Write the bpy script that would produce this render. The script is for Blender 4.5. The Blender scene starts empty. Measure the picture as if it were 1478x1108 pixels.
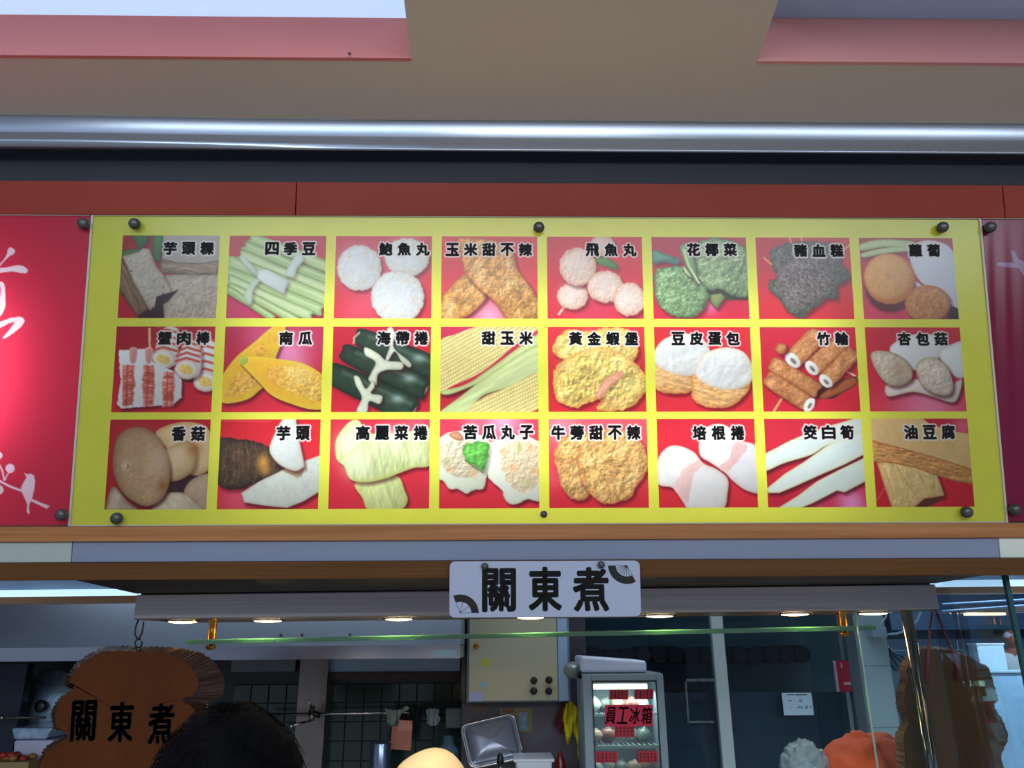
import bpy, bmesh, math, random
import numpy as np
from mathutils import Vector, Matrix
random.seed(7)
C = bpy.context.scene.collection
PI = math.pi
# ---------------------------------------------------------------- camera (solved from the corners of the menu board)
RC = np.array([[9.99807455e-01, 3.03517510e-03, -1.93866045e-02], [-3.81719602e-04, 9.90786584e-01, 1.35431899e-01], [1.96190471e-02, -1.35398422e-01, 9.90596972e-01]])
TC = np.array([0.078921499, -0.447841521, 2.08265244])
TILT = math.radians(10.7)                       # the whole sign box leans out at its top
SM = np.array([[1, 0, 0], [0, math.sin(TILT), math.cos(TILT)], [0, -math.cos(TILT), math.sin(TILT)]])
CR = SM @ RC.T; CAM = np.array([0, 0, 1.78]); FPX = 1109.0; SO = CAM + CR @ TC
cd = bpy.data.cameras.new('camera'); cam = bpy.data.objects.new('camera', cd); C.objects.link(cam)
cd.sensor_width = 36; cd.lens = FPX / 1478 * 36; cd.clip_start = 0.02; cd.clip_end = 100
Mx = Matrix([list(CR[i] * np.array([1, -1, -1])) + [float(CAM[i])] for i in range(3)] + [[0, 0, 0, 1]])
cam.matrix_world = Mx
sc = bpy.context.scene; sc.camera = cam
sc.view_settings.view_transform = 'Standard'; sc.view_settings.look = 'None'; sc.view_settings.gamma = 1
sc.view_settings.use_curve_mapping = False; sc.view_settings.exposure = 0.0
# ---------------------------------------------------------------- light: daylight hall in front of the stall, lamps inside it
w = bpy.data.worlds.new('world'); sc.world = w; w.use_nodes = True
w.node_tree.nodes['Background'].inputs[0].default_value = (0.50, 0.58, 0.72, 1); w.node_tree.nodes['Background'].inputs[1].default_value = 0.48
def area(name, loc, rot, sx, sy, power, col=(1, 1, 1), spread=PI):
    l = bpy.data.lights.new(name, 'AREA'); l.shape = 'RECTANGLE'; l.size = sx; l.size_y = sy; l.energy = power; l.color = col; l.spread = spread
    o = bpy.data.objects.new(name, l); C.objects.link(o); o.location = loc; o.rotation_euler = rot; return o
area('hall_daylight', (1.5, -7.5, 4.2), (PI / 2 - .15, 0, 0), 13, 1.7, 520, (.80, .90, 1.0))      # the hall's clerestory windows
# the tubes inside the lit sign boxes, the fill lamps added in the kitchen and the spots under the hood are with their boxes further down

# ---------------------------------------------------------------- helpers
def ray(x, y): return CR @ np.array([(x - 739) / FPX, (y - 554) / FPX, 1])
def atY(x, y, Y): d = ray(x, y); return CAM + d * (Y / d[1])
def atX(x, y, X): d = ray(x, y); return CAM + d * (X / d[0])
def onS(x, y, w=0.0):
    n = SM[:, 2]; d = ray(x, y); p0 = SO - n * w; q = CAM + d * (((p0 - CAM) @ n) / (d @ n)) - SO
    return float(q @ SM[:, 0]), float(q @ SM[:, 1])
def S(u, v, w=0.0): return SO + SM[:, 0] * u + SM[:, 1] * v - SM[:, 2] * w     # right, down, out of the sign
def lin(c): return tuple(((v / 255.) / 12.92 if v / 255. <= .04045 else ((v / 255. + .055) / 1.055) ** 2.4) for v in c[:3])
def mat(name, col, rough=.5, metal=0, noise=None, bump=None, spec=.5, coat=0, emit=None, es=0, aniso=None, alpha=None):
    """procedural principled material; noise=(scale(x,y,z), amount, colour2) mottles it, bump=(scale(x,y,z), strength)"""
    m = bpy.data.materials.new(name); m.use_nodes = True; nt = m.node_tree; b = nt.nodes['Principled BSDF']
    b.inputs['Base Color'].default_value = (*lin(col), 1); b.inputs['Roughness'].default_value = rough; b.inputs['Metallic'].default_value = metal
    b.inputs['Specular IOR Level'].default_value = spec; b.inputs['Coat Weight'].default_value = coat; b.inputs['Coat Roughness'].default_value = .08
    tc = nt.nodes.new('ShaderNodeTexCoord')
    def tex(s, det=4):
        mp = nt.nodes.new('ShaderNodeMapping'); mp.inputs['Scale'].default_value = s; n = nt.nodes.new('ShaderNodeTexNoise'); n.inputs['Scale'].default_value = 1; n.inputs['Detail'].default_value = det
        nt.links.new(tc.outputs['Object'], mp.inputs[0]); nt.links.new(mp.outputs[0], n.inputs['Vector']); return n
    if noise:
        s, am, c2 = noise; n = tex(s); r = nt.nodes.new('ShaderNodeMapRange'); r.inputs[1].default_value = .35; r.inputs[2].default_value = .65; r.inputs[4].default_value = am
        x = nt.nodes.new('ShaderNodeMix'); x.data_type = 'RGBA'; x.inputs[6].default_value = (*lin(col), 1); x.inputs[7].default_value = (*lin(c2), 1)
        nt.links.new(n.outputs[0], r.inputs[0]); nt.links.new(r.outputs[0], x.inputs[0]); nt.links.new(x.outputs[2], b.inputs['Base Color'])
        r2 = nt.nodes.new('ShaderNodeMapRange'); r2.inputs[3].default_value = max(0.02, rough * .8); r2.inputs[4].default_value = min(1, rough * 1.2); nt.links.new(n.outputs[0], r2.inputs[0]); nt.links.new(r2.outputs[0], b.inputs['Roughness'])
    if bump:
        n = tex(bump[0]); bp = nt.nodes.new('ShaderNodeBump'); bp.inputs['Strength'].default_value = bump[1]; bp.inputs['Distance'].default_value = .01
        nt.links.new(n.outputs[0], bp.inputs['Height']); nt.links.new(bp.outputs[0], b.inputs['Normal'])
    if emit: b.inputs['Emission Color'].default_value = (*lin(emit), 1); b.inputs['Emission Strength'].default_value = es
    return m
def glass(name, tint, refl=.06, rough=.02, see=1.0, fm=.9):
    m = bpy.data.materials.new(name); m.use_nodes = True; nt = m.node_tree; nt.nodes.clear()
    o = nt.nodes.new('ShaderNodeOutputMaterial'); mx = nt.nodes.new('ShaderNodeMixShader'); t = nt.nodes.new('ShaderNodeBsdfTransparent'); g = nt.nodes.new('ShaderNodeBsdfGlossy')
    fr = nt.nodes.new('ShaderNodeFresnel'); fr.inputs[0].default_value = 1.45; ml = nt.nodes.new('ShaderNodeMath'); ml.operation = 'MULTIPLY_ADD'; ml.inputs[1].default_value = fm; ml.inputs[2].default_value = refl
    t.inputs[0].default_value = (*[v * see for v in lin(tint)], 1); g.inputs['Roughness'].default_value = rough
    nt.links.new(fr.outputs[0], ml.inputs[0]); nt.links.new(ml.outputs[0], mx.inputs[0]); nt.links.new(t.outputs[0], mx.inputs[1]); nt.links.new(g.outputs[0], mx.inputs[2]); nt.links.new(mx.outputs[0], o.inputs[0]); return m
def sheet(name, col=None, trans=.5, gloss=.03, rough=.2):
    """printed translucent acrylic: diffuse in front, lets the tubes behind shine through"""
    m = bpy.data.materials.new(name); m.use_nodes = True; nt = m.node_tree; nt.nodes.clear()
    o = nt.nodes.new('ShaderNodeOutputMaterial'); d = nt.nodes.new('ShaderNodeBsdfDiffuse'); t = nt.nodes.new('ShaderNodeBsdfTranslucent'); a = nt.nodes.new('ShaderNodeMixShader'); a.inputs[0].default_value = trans
    g = nt.nodes.new('ShaderNodeBsdfGlossy'); g.inputs['Roughness'].default_value = rough; b = nt.nodes.new('ShaderNodeMixShader'); b.inputs[0].default_value = gloss
    if col is None:
        at = nt.nodes.new('ShaderNodeAttribute'); at.attribute_name = 'print'; src = at.outputs['Color']
    else:
        tc = nt.nodes.new('ShaderNodeTexCoord'); n = nt.nodes.new('ShaderNodeTexNoise'); n.inputs['Scale'].default_value = 9; n.inputs['Detail'].default_value = 5
        x = nt.nodes.new('ShaderNodeMix'); x.data_type = 'RGBA'; x.inputs[6].default_value = (*lin(col), 1); x.inputs[7].default_value = (*[v * .86 for v in lin(col)], 1)
        nt.links.new(tc.outputs['Object'], n.inputs['Vector']); nt.links.new(n.outputs[0], x.inputs[0]); src = x.outputs[2]
    nt.links.new(src, d.inputs[0]); nt.links.new(src, t.inputs[0])
    nt.links.new(d.outputs[0], a.inputs[1]); nt.links.new(t.outputs[0], a.inputs[2]); nt.links.new(a.outputs[0], b.inputs[1]); nt.links.new(g.outputs[0], b.inputs[2]); nt.links.new(b.outputs[0], o.inputs[0]); return m
def emis(name, col, s):
    m = bpy.data.materials.new(name); m.use_nodes = True; b = m.node_tree.nodes['Principled BSDF']
    b.inputs['Base Color'].default_value = (*lin(col), 1); b.inputs['Emission Color'].default_value = (*lin(col), 1); b.inputs['Emission Strength'].default_value = s; return m

def loc0(p): return Vector([float(v) for v in p])
def setp(o, label=None, cat=None, group=None, kind=None):
    if label: o['label'] = label
    if cat: o['category'] = cat
    if group: o['group'] = group
    if kind: o['kind'] = kind
    return o
def thing(name, base, label, cat=None, group=None):
    o = bpy.data.objects.new(name, None); C.objects.link(o); o.empty_display_size = .05; o.location = loc0(base); return setp(o, label, cat, group)
def origin(o):
    v = Vector((0, 0, 0))
    while o is not None: v = v + o.location; o = o.parent
    return v
class MB:
    """collects shapes in world space and links them as one mesh object"""
    def __init__(s): s.v = []; s.f = []; s.sm = []
    def add(s, vs, fs, sm=False):
        n = len(s.v); s.v += [tuple(float(a) for a in p) for p in vs]; s.f += [tuple(i + n for i in f) for f in fs]; s.sm += [sm] * len(fs); return s
    def box(s, a, b):
        (x0, y0, z0), (x1, y1, z1) = [tuple(min(p, q) for p, q in zip(a, b)), tuple(max(p, q) for p, q in zip(a, b))]
        return s.add([(x0, y0, z0), (x1, y0, z0), (x1, y1, z0), (x0, y1, z0), (x0, y0, z1), (x1, y0, z1), (x1, y1, z1), (x0, y1, z1)], [(0, 3, 2, 1), (4, 5, 6, 7), (0, 1, 5, 4), (1, 2, 6, 5), (2, 3, 7, 6), (3, 0, 4, 7)])
    def hexa(s, q, off):
        """q: four corners, off: vector of the thickness"""
        off = np.array(off, float); q = [np.array(p, float) for p in q]
        return s.add(q + [p + off for p in q], [(0, 1, 2, 3), (7, 6, 5, 4), (0, 4, 5, 1), (1, 5, 6, 2), (2, 6, 7, 3), (3, 7, 4, 0)])
    def sbox(s, u0, v0, u1, v1, w0, w1): return s.hexa([S(u0, v0, w1), S(u0, v1, w1), S(u1, v1, w1), S(u1, v0, w1)], SM[:, 2] * (w1 - w0))
    def tube(s, pts, r, n=10, cap=True, sm=True):
        P = [Vector([float(a) for a in p]) for p in pts]; R = r if isinstance(r, (list, tuple)) else [r] * len(P); vs = []; fs = []; up = None
        for i, p in enumerate(P):
            d = (P[min(i + 1, len(P) - 1)] - P[max(i - 1, 0)]).normalized()
            if up is None: up = Vector((0, 0, 1)) if abs(d.z) < .9 else Vector((1, 0, 0))
            a = d.cross(up).normalized(); b = a.cross(d).normalized(); up = b
            for k in range(n): t = 2 * PI * k / n; vs.append(p + (a * math.cos(t) + b * math.sin(t)) * R[i])
        for i in range(len(P) - 1):
            for k in range(n): fs.append((i * n + k, i * n + (k + 1) % n, (i + 1) * n + (k + 1) % n, (i + 1) * n + k))
        s.add(vs, fs, sm)
        if cap: s.add(vs[:n], [tuple(range(n - 1, -1, -1))]); s.add(vs[-n:], [tuple(range(n))])
        return s
    def lathe(s, c, ax, prof, n=20, sm=True):
        c = Vector([float(a) for a in c]); ax = Vector([float(a) for a in ax]).normalized(); a = ax.orthogonal().normalized(); b = ax.cross(a); vs = []; fs = []
        for r, h in prof:
            for k in range(n): t = 2 * PI * k / n; vs.append(c + ax * h + (a * math.cos(t) + b * math.sin(t)) * r)
        for i in range(len(prof) - 1):
            for k in range(n): fs.append((i * n + k, i * n + (k + 1) % n, (i + 1) * n + (k + 1) % n, (i + 1) * n + k))
        s.add(vs, fs, sm); s.add(vs[:n], [tuple(range(n - 1, -1, -1))]); s.add(vs[-n:], [tuple(range(n))]); return s
    def ball(s, c, r, n=16, m=10, f=None):
        vs = []; fs = []
        for i in range(m + 1):
            for k in range(n):
                th = PI * i / m; ph = 2 * PI * k / n; d = np.array([math.sin(th) * math.cos(ph), math.sin(th) * math.sin(ph), math.cos(th)]); q = d * np.array(r)
                if f: q = f(d, q)
                vs.append(np.array(c) + q)
        for i in range(m):
            for k in range(n): fs.append((i * n + k, (i + 1) * n + k, (i + 1) * n + (k + 1) % n, i * n + (k + 1) % n))
        return s.add(vs, fs, True)
    def prism(s, pts, off):
        n = len(pts); off = np.array(off, float); P = [np.array(p, float) for p in pts]
        return s.add(P + [p + off for p in P], [tuple(range(n)), tuple(range(2 * n - 1, n - 1, -1))] + [(i, i + n, (i + 1) % n + n, (i + 1) % n) for i in range(n)])
    def build(s, name, m, parent=None, bevel=0, seg=2, sub=0, solid=0, fix=True, **k):
        me = bpy.data.meshes.new(name)
        base = origin(parent) if parent is not None else Vector(np.mean(np.array(s.v), 0)) if len(s.v) else Vector((0, 0, 0))
        if parent is None and len(s.v): base.z = min(v[2] for v in s.v)
        me.from_pydata([tuple(Vector(v) - base) for v in s.v], [], s.f); me.polygons.foreach_set('use_smooth', s.sm); me.materials.append(m)
        if fix or bevel:
            bm = bmesh.new(); bm.from_mesh(me)
            if s.sm and any(s.sm): bmesh.ops.remove_doubles(bm, verts=bm.verts, dist=1e-5)
            bmesh.ops.recalc_face_normals(bm, faces=bm.faces)
            if bevel: bmesh.ops.bevel(bm, geom=[e for e in bm.edges if e.calc_face_angle(0) > .5], offset=bevel, segments=seg, affect='EDGES', clamp_overlap=True, profile=.5)
            bm.to_mesh(me); bm.free()
        o = bpy.data.objects.new(name, me); C.objects.link(o); o.location = (0, 0, 0) if parent is not None else base
        if parent is not None: o.parent = parent
        if sub: md = o.modifiers.new('s', 'SUBSURF'); md.levels = md.render_levels = sub
        if solid: md = o.modifiers.new('t', 'SOLIDIFY'); md.thickness = solid; md.offset = 0
        return setp(o, **k)
def copy_tree(o, parent=None):
    c = o.copy(); C.objects.link(c); c.parent = parent
    for ch in list(o.children): copy_tree(ch, c)
    return c
def struct(o): o['kind'] = 'structure'; return o
# lettering: glyph outlines from Blender's own built-in font
_fc = bpy.data.curves.new('glyphs', 'FONT'); _fc.resolution_u = 3; _fo = bpy.data.objects.new('glyphs', _fc); C.objects.link(_fo); _gl = {}
def glyph(ch):
    """(verts centred on the glyph box with unit em, faces, boundary edges)"""
    if ch not in _gl:
        _fc.body = ch; _fo.data.update_tag(); bpy.context.view_layer.update()
        me = bpy.data.meshes.new_from_object(_fo.evaluated_get(bpy.context.evaluated_depsgraph_get()))
        V = np.array([v.co[:2] for v in me.vertices]); V -= (V.min(0) + V.max(0)) / 2; Fs = [tuple(p.vertices) for p in me.polygons]
        cnt = {}
        for f in Fs:
            for i in range(len(f)): k = (min(f[i - 1], f[i]), max(f[i - 1], f[i])); cnt[k] = cnt.get(k, 0) + 1
        _gl[ch] = (V, Fs, [k for k, c in cnt.items() if c == 1]); bpy.data.meshes.remove(me)
    return _gl[ch]
def letter(mb, ch, cx, cy, w, h, pos, bold=0, n=8, shear=0, rot=0):
    """pos(x, y) turns flat coordinates (y down) into a point; w, h are the full size of the glyph's own box"""
    V, Fs, _ = glyph(ch); sp = V.max(0) - V.min(0); sx, sy = w / sp[0], h / sp[1]; c, s_ = math.cos(rot), math.sin(rot)
    for k in range(n if bold else 1):
        ox, oy = (bold * math.cos(2 * PI * k / n), bold * math.sin(2 * PI * k / n)) if bold else (0, 0)
        vs = []
        for x, y in V:
            X, Y = x * sx + shear * y * sy, -y * sy; vs.append(pos(cx + X * c - Y * s_ + ox, cy + X * s_ + Y * c + oy))
        mb.add(vs, Fs)
# ---------------------------------------------------------------- printed dish pictures (flat print on the menu board)
CW, CH = 140, 122
_GY, _GX = np.mgrid[0:CH + 1, 0:CW + 1].astype(float)
def vnoise(scale, seed, ang=0.0, stretch=1.0, X=None, Y=None):
    X = _GX if X is None else X; Y = _GY if Y is None else Y
    c, s = math.cos(ang), math.sin(ang)
    x = (X * c + Y * s) / (scale * stretch) + 400; y = (-X * s + Y * c) / scale + 400
    rs = np.random.RandomState(seed); T = rs.rand(97, 97)
    xi = np.floor(x).astype(int); yi = np.floor(y).astype(int); fx = x - xi; fy = y - yi
    fx = fx * fx * (3 - 2 * fx); fy = fy * fy * (3 - 2 * fy)
    a = T[yi % 97, xi % 97]; b = T[yi % 97, (xi + 1) % 97]; c2 = T[(yi + 1) % 97, xi % 97]; d = T[(yi + 1) % 97, (xi + 1) % 97]
    return (a * (1 - fx) + b * fx) * (1 - fy) + (c2 * (1 - fx) + d * fx) * fy
def fbm(scale, seed, ang=0.0, stretch=1.0):
    n = vnoise(scale, seed, ang, stretch) * .5 + vnoise(scale / 2, seed + 1, ang, stretch) * .3 + vnoise(scale / 4, seed + 2, ang, stretch) * .2
    return n * 2 - 1
def smooth(pts, n=6):
    P = np.array(pts, float); N = len(P); out = []
    for i in range(N):
        p0, p1, p2, p3 = P[i - 1], P[i], P[(i + 1) % N], P[(i + 2) % N]
        for k in range(n):
            t = k / n
            out.append(.5 * (2 * p1 + (p2 - p0) * t + (2 * p0 - 5 * p1 + 4 * p2 - p3) * t * t + (3 * p1 - p0 - 3 * p2 + p3) * t ** 3))
    return np.array(out)
def sdf(P, X, Y):
    d = np.full(X.shape, 1e9); s = np.zeros(X.shape, bool)
    for i in range(len(P)):
        ax, ay = P[i - 1]; bx, by = P[i]
        ex, ey = bx - ax, by - ay; L = ex * ex + ey * ey + 1e-9
        t = np.clip(((X - ax) * ex + (Y - ay) * ey) / L, 0, 1)
        d = np.minimum(d, (X - ax - t * ex) ** 2 + (Y - ay - t * ey) ** 2)
        if ay != by:
            cr = ((ay > Y) != (by > Y)) & (X < (bx - ax) * (Y - ay) / (by - ay) + ax)
            s ^= cr
    d = np.sqrt(d); return np.where(s, d, -d)
class Cell:
    def __init__(self, tl, tr, bl, br, y0, y1, seed):
        self.q = (tl, tr, bl, br, y0, y1); self.s = seed * 131 + 7
        self.img = np.zeros((CH + 1, CW + 1, 3)); self.bg((205, 36, 50), (196, 30, 48))
    def m(self, pts):
        tl, tr, bl, br, y0, y1 = self.q; o = []
        for x, y in pts:
            v = (y - y0) / (y1 - y0); l = tl + (bl - tl) * v; r = tr + (br - tr) * v
            o.append(((x - l) / (r - l) * CW, v * CH))
        return o
    def ns(self): self.s += 5; return self.s
    def bg(self, a, b):
        t = (_GY / CH)[..., None]; self.img = np.array(a, float) * (1 - t) + np.array(b, float) * t
        self.img = self.img * (1 + .04 * fbm(40, self.ns()))[..., None]
    def mix(self, al, col):
        al = np.clip(al, 0, 1)[..., None]; self.img = self.img * (1 - al) + np.asarray(col, float) * al
    def glow(self, x, y, r, col, a, sx=1.0):
        (cx, cy), = self.m([(x, y)]); r = r / 4.
        self.mix(a * np.exp(-(((_GX - cx) / sx) ** 2 + (_GY - cy) ** 2) / (r * r)), col)
    def blob(self, pts, col, edge=None, ew=4, rough=0, rs=5, tex=None, tcol=None, dirl=.12, sh=.55, sm=True, soft=.6, shoff=(3, 4), curve=True, relief=None):
        P = self.m(pts); P = smooth(P) if (sm and curve) else np.array(P)
        X, Y = _GX, _GY
        if rough:
            X = X + rough * fbm(rs, self.ns()); Y = Y + rough * fbm(rs, self.ns())
        if sh:
            d = sdf(P, _GX - shoff[0], _GY - shoff[1])
            self.mix(sh * np.clip((d + 3) / 5, 0, 1), (60, 8, 22))
        d = sdf(P, X, Y); al = np.clip(d / soft * .5 + .5, 0, 1)
        c = np.ones((CH + 1, CW + 1, 3)) * np.array(col, float)
        if tex:
            for (sc, amp, *r) in tex:
                an = r[0] if r else 0; st = r[1] if len(r) > 1 else 1
                n = fbm(sc, self.ns(), an, st) * amp
                if tcol is not None:
                    w = np.clip(n, 0, 1)[..., None] * 1.0; c = c * (1 - w) + np.array(tcol, float) * w
                    c = c * (1 + .35 * np.minimum(n, 0))[..., None]
                else: c = c * (1 + n)[..., None]
        for (sc, amp, *r) in (relief or []):
            n = fbm(sc, self.ns(), r[0] if r else 0, r[1] if len(r) > 1 else 1); g_ = n - np.roll(np.roll(n, -1, 0), -1, 1); c = c * np.clip(1 + g_ * amp * sc / 12., .8, 1.14)[..., None]
        if edge is not None:
            w = np.exp(-np.maximum(d, 0) / ew)[..., None]; c = c * (1 - w) + np.array(edge, float) * w
        mn = P.min(0); mx = P.max(0); g = ((_GX - mn[0]) / (mx[0] - mn[0] + 1) + (_GY - mn[1]) / (mx[1] - mn[1] + 1)) - 1
        c = c * (1 - dirl * g)[..., None]
        self.mix(al, np.clip(c, 0, 255)); return al
    def poly(self, pts, col, **k): k.setdefault('sh', 0); return self.blob(pts, col, sm=False, **k)
    def ell(self, x, y, rx, ry, col, rot=0, **k):
        pts = [(x + rx * math.cos(a) * math.cos(rot) - ry * math.sin(a) * math.sin(rot), y + rx * math.cos(a) * math.sin(rot) + ry * math.sin(a) * math.cos(rot)) for a in [i * math.pi / 9 for i in range(18)]]
        return self.blob(pts, col, sm=False, **k)
    def line(self, pts, w, col, a=1.0, soft=.7):
        P = self.m(pts); d = np.full(_GX.shape, 1e9)
        for (ax, ay), (bx, by) in zip(P[:-1], P[1:]):
            ex, ey = bx - ax, by - ay; L = ex * ex + ey * ey + 1e-9
            t = np.clip(((_GX - ax) * ex + (_GY - ay) * ey) / L, 0, 1)
            d = np.minimum(d, (_GX - ax - t * ex) ** 2 + (_GY - ay - t * ey) ** 2)
        self.mix(a * np.clip((w / 8. - np.sqrt(d)) / soft + .5, 0, 1), col)
    def dots(self, al, n, r, col, a=.8, seed=0):
        rs = random.Random(seed + self.ns()); ys, xs = np.where(al > .9)
        if len(xs) == 0: return
        for _ in range(n):
            i = rs.randrange(len(xs)); rr = r * rs.uniform(.6, 1.3)
            self.mix(a * np.clip(rr - np.hypot(_GX - xs[i], _GY - ys[i]) + .5, 0, 1) * (al > .5), col)

def paint_cells():
    C = {}
    GLOW = (236, 150, 170)
    # --- taro cake
    c = C[0, 0] = Cell(110, 672, 75, 645, 72, 547, 1); c.bg((165, 28, 42), (190, 28, 44))
    c.blob([(165, 60), (245, 60), (258, 90), (215, 150), (178, 110)], (70, 122, 66), (40, 80, 40), 4, sh=.3)
    c.blob([(105, 165), (180, 150), (235, 160), (160, 200), (105, 200)], (88, 130, 72), (50, 90, 50), 4, sh=.2)
    c.blob([(290, 60), (350, 60), (340, 130), (320, 225), (285, 200), (278, 130)], (62, 128, 62), (34, 84, 40), 4, sh=.3)
    c.poly([(200, 530), (340, 420), (420, 395), (380, 560), (190, 560)], (48, 24, 34))
    c.poly([(350, 300), (700, 285), (690, 570), (345, 570), (340, 470), (390, 420)], (180, 168, 152), tex=[(8, .13), (3, .08)], relief=[(5, .8)], edge=(120, 104, 86), ew=2, sh=.3)
    c.poly([(345, 60), (700, 60), (690, 240), (640, 250), (480, 262), (335, 225)], (172, 164, 160), tex=[(10, .06)], dirl=.05)
    c.poly([(332, 205), (420, 228), (560, 232), (670, 215), (655, 300), (520, 302), (330, 290), (322, 240)], (150, 132, 106), tex=[(5, .22, 0, 3)], relief=[(6, 1.4, 0, 3)], edge=(84, 66, 48), ew=1.5)
    c.line([(330, 262), (400, 285), (470, 272), (560, 296), (650, 285)], 5, (70, 54, 40), .6)
    c.poly([(98, 205), (262, 490), (192, 540), (80, 380)], (126, 98, 76), tex=[(5, .3, 1.05, 5)], relief=[(4, 1.2, 1.05, 4)], edge=(70, 48, 36), ew=1.5, sh=.4)
    a = c.poly([(105, 195), (200, 165), (225, 145), (262, 150), (300, 250), (345, 300), (400, 400), (262, 505), (170, 345)], (192, 182, 170), tex=[(14, .10), (4, .06)], relief=[(5, .5)], edge=(140, 122, 104), ew=2)
    c.dots(a, 6, 1.3, (70, 50, 46)); c.poly([(300, 425), (430, 385), (370, 450), (290, 490)], (44, 28, 32))
    # --- green beans
    c = C[0, 1] = Cell(712, 1283, 688, 1268, 75, 550, 2); c.bg((190, 30, 52), (200, 40, 68)); c.glow(760, 500, 160, (190, 60, 110), .7)
    for x0, y0, x1, y1, w, k in [(830, 95, 1290, 255, 66, 0), (800, 135, 1290, 330, 60, 1), (770, 190, 1290, 390, 70, 2), (700, 225, 1290, 450, 75, 0), (690, 290, 1240, 500, 74, 1), (700, 330, 1180, 530, 62, 2), (700, 370, 1100, 560, 50, 0), (690, 385, 960, 545, 40, 1)]:
        dx, dy = x1 - x0, y1 - y0; L = math.hypot(dx, dy); nx, ny = -dy / L * w / 2, dx / L * w / 2
        mx, my = (x0 + x1) / 2, (y0 + y1) / 2 - 8 + k * 6
        g = [(186, 208, 148), (172, 200, 136), (196, 214, 164)][k]
        c.blob([(x0, y0), (x0 + nx * -.9 + 20, y0 - ny * .9), (mx - nx, my - ny), (x1 - nx, y1 - ny), (x1 + 15, y1), (x1 + nx, y1 + ny), (mx + nx, my + ny), (x0 + nx * .9, y0 + ny * .9)], g, (112, 140, 80), 2.2, sh=.35, tex=[(6, .08, .35, 6)], dirl=.05)
        c.line([(x0 + 25, y0), (mx, my - 8), (x1, y1 - 8)], 10, (222, 234, 200), .45, 2.5)
    c.blob([(770, 200), (800, 200), (885, 290), (870, 310), (800, 250)], (208, 220, 210), (160, 176, 160), 2, sh=.2)
    c.poly([(880, 275), (930, 268), (1060, 335), (1030, 412), (870, 330)], (208, 216, 218), edge=(170, 182, 180), ew=2, sh=.3)
    c.blob([(1100, 190), (1130, 180), (1150, 215), (1110, 260), (1090, 315), (1035, 300), (1060, 250)], (210, 220, 222), (168, 184, 176), 3, sh=.3)
    c.blob([(850, 330), (890, 330), (850, 390), (845, 450), (820, 470), (795, 420), (820, 370)], (202, 218, 204), (160, 180, 152), 3, sh=.3)
    # --- abalone balls
    c = C[0, 2] = Cell(53, 617, 40, 613, 83, 552, 3); c.bg((206, 44, 66), (214, 44, 62)); c.glow(200, 500, 120, (230, 90, 120), .5)
    for x, y, rx, ry in [(470, 205, 132, 112), (190, 265, 132, 132), (415, 430, 158, 152)]:
        a = c.ell(x, y, rx, ry, (212, 218, 222), rough=1.6, rs=4, edge=(190, 164, 156), ew=2.5, tex=[(9, .05), (3, .05)], sh=.55, dirl=.1, relief=[(6, .3)])
        c.glow(x - 20, y - 30, 110, (226, 234, 240), .5); c.dots(a, 7, 1.6, (222, 184, 120), .7)
        for t in range(5): c.glow(x + rx * .6 * math.cos(t * 1.3), y + ry * .7 * math.sin(t * 1.3), 14, (224, 196, 150), .45)
    # --- corn tempura
    c = C[0, 3] = Cell(655, 1212, 650, 1213, 90, 553, 4); c.bg((214, 50, 62), (222, 60, 74)); c.glow(930, 540, 110, (232, 160, 196), .95)
    for pts in ([(640, 470), (700, 380), (790, 300), (870, 330), (915, 400), (905, 450), (800, 540), (700, 570), (640, 570)], [(745, 110), (800, 100), (950, 110), (1060, 170), (1100, 280), (1190, 400), (1230, 520), (1150, 580), (1040, 560), (960, 460), (850, 370), (790, 300), (770, 200)]):
        a = c.blob(pts, (218, 156, 84), (172, 90, 38), 3, rough=1.5, rs=5, tex=[(14, .8), (5, .5)], tcol=(246, 222, 168), sh=.6, dirl=.10, relief=[(10, 1.2), (4, .9)])
        c.dots(a, 5, 2.4, (238, 196, 80), .6)
    # --- flying fish balls
    c = C[0, 4] = Cell(22, 572, 25, 585, 90, 555, 5); c.bg((206, 34, 50), (212, 38, 62)); c.glow(300, 530, 130, (200, 60, 90), .6)
    c.line([(90, 530), (125, 485)], 13, (230, 190, 170))
    c.ell(345, 140, 75, 62, (222, 196, 186), rough=1.3, rs=5, edge=(190, 130, 112), ew=3, tex=[(7, .06)])
    c.blob([(300, 215), (350, 205), (390, 220), (430, 250), (425, 280), (370, 262), (315, 245)], (92, 138, 62), (50, 96, 40), 3, sh=.3)
    for x, y, rx, ry in [(170, 430, 90, 75), (200, 262, 108, 110), (360, 375, 105, 92), (500, 445, 92, 96)]:
        a = c.ell(x, y, rx, ry, (230, 204, 190), rough=1.8, rs=6, edge=(204, 142, 120), ew=3, tex=[(7, .06), (3, .04)], sh=.5, relief=[(9, .5), (4, .5)])
        c.glow(x - 10, y - 20, 60, (236, 222, 220), .7)
    # --- broccoli
    c = C[0, 5] = Cell(612, 1165, 625, 1187, 88, 553, 6); c.bg((178, 30, 58), (206, 30, 58)); c.glow(960, 480, 50, (220, 120, 170), .8)
    c.blob([(620, 165), (700, 185), (780, 215), (760, 245), (690, 230), (625, 240)], (98, 148, 134), (60, 100, 90), 3, rough=2, tex=[(5, .2)])
    c.blob([(950, 370), (1060, 390), (1010, 480), (985, 490), (940, 430)], (132, 146, 88), (60, 70, 40), 2.5)
    c.poly([(930, 370), (1190, 380), (1190, 445), (1060, 450), (1020, 410), (940, 420)], (52, 60, 44))
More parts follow.
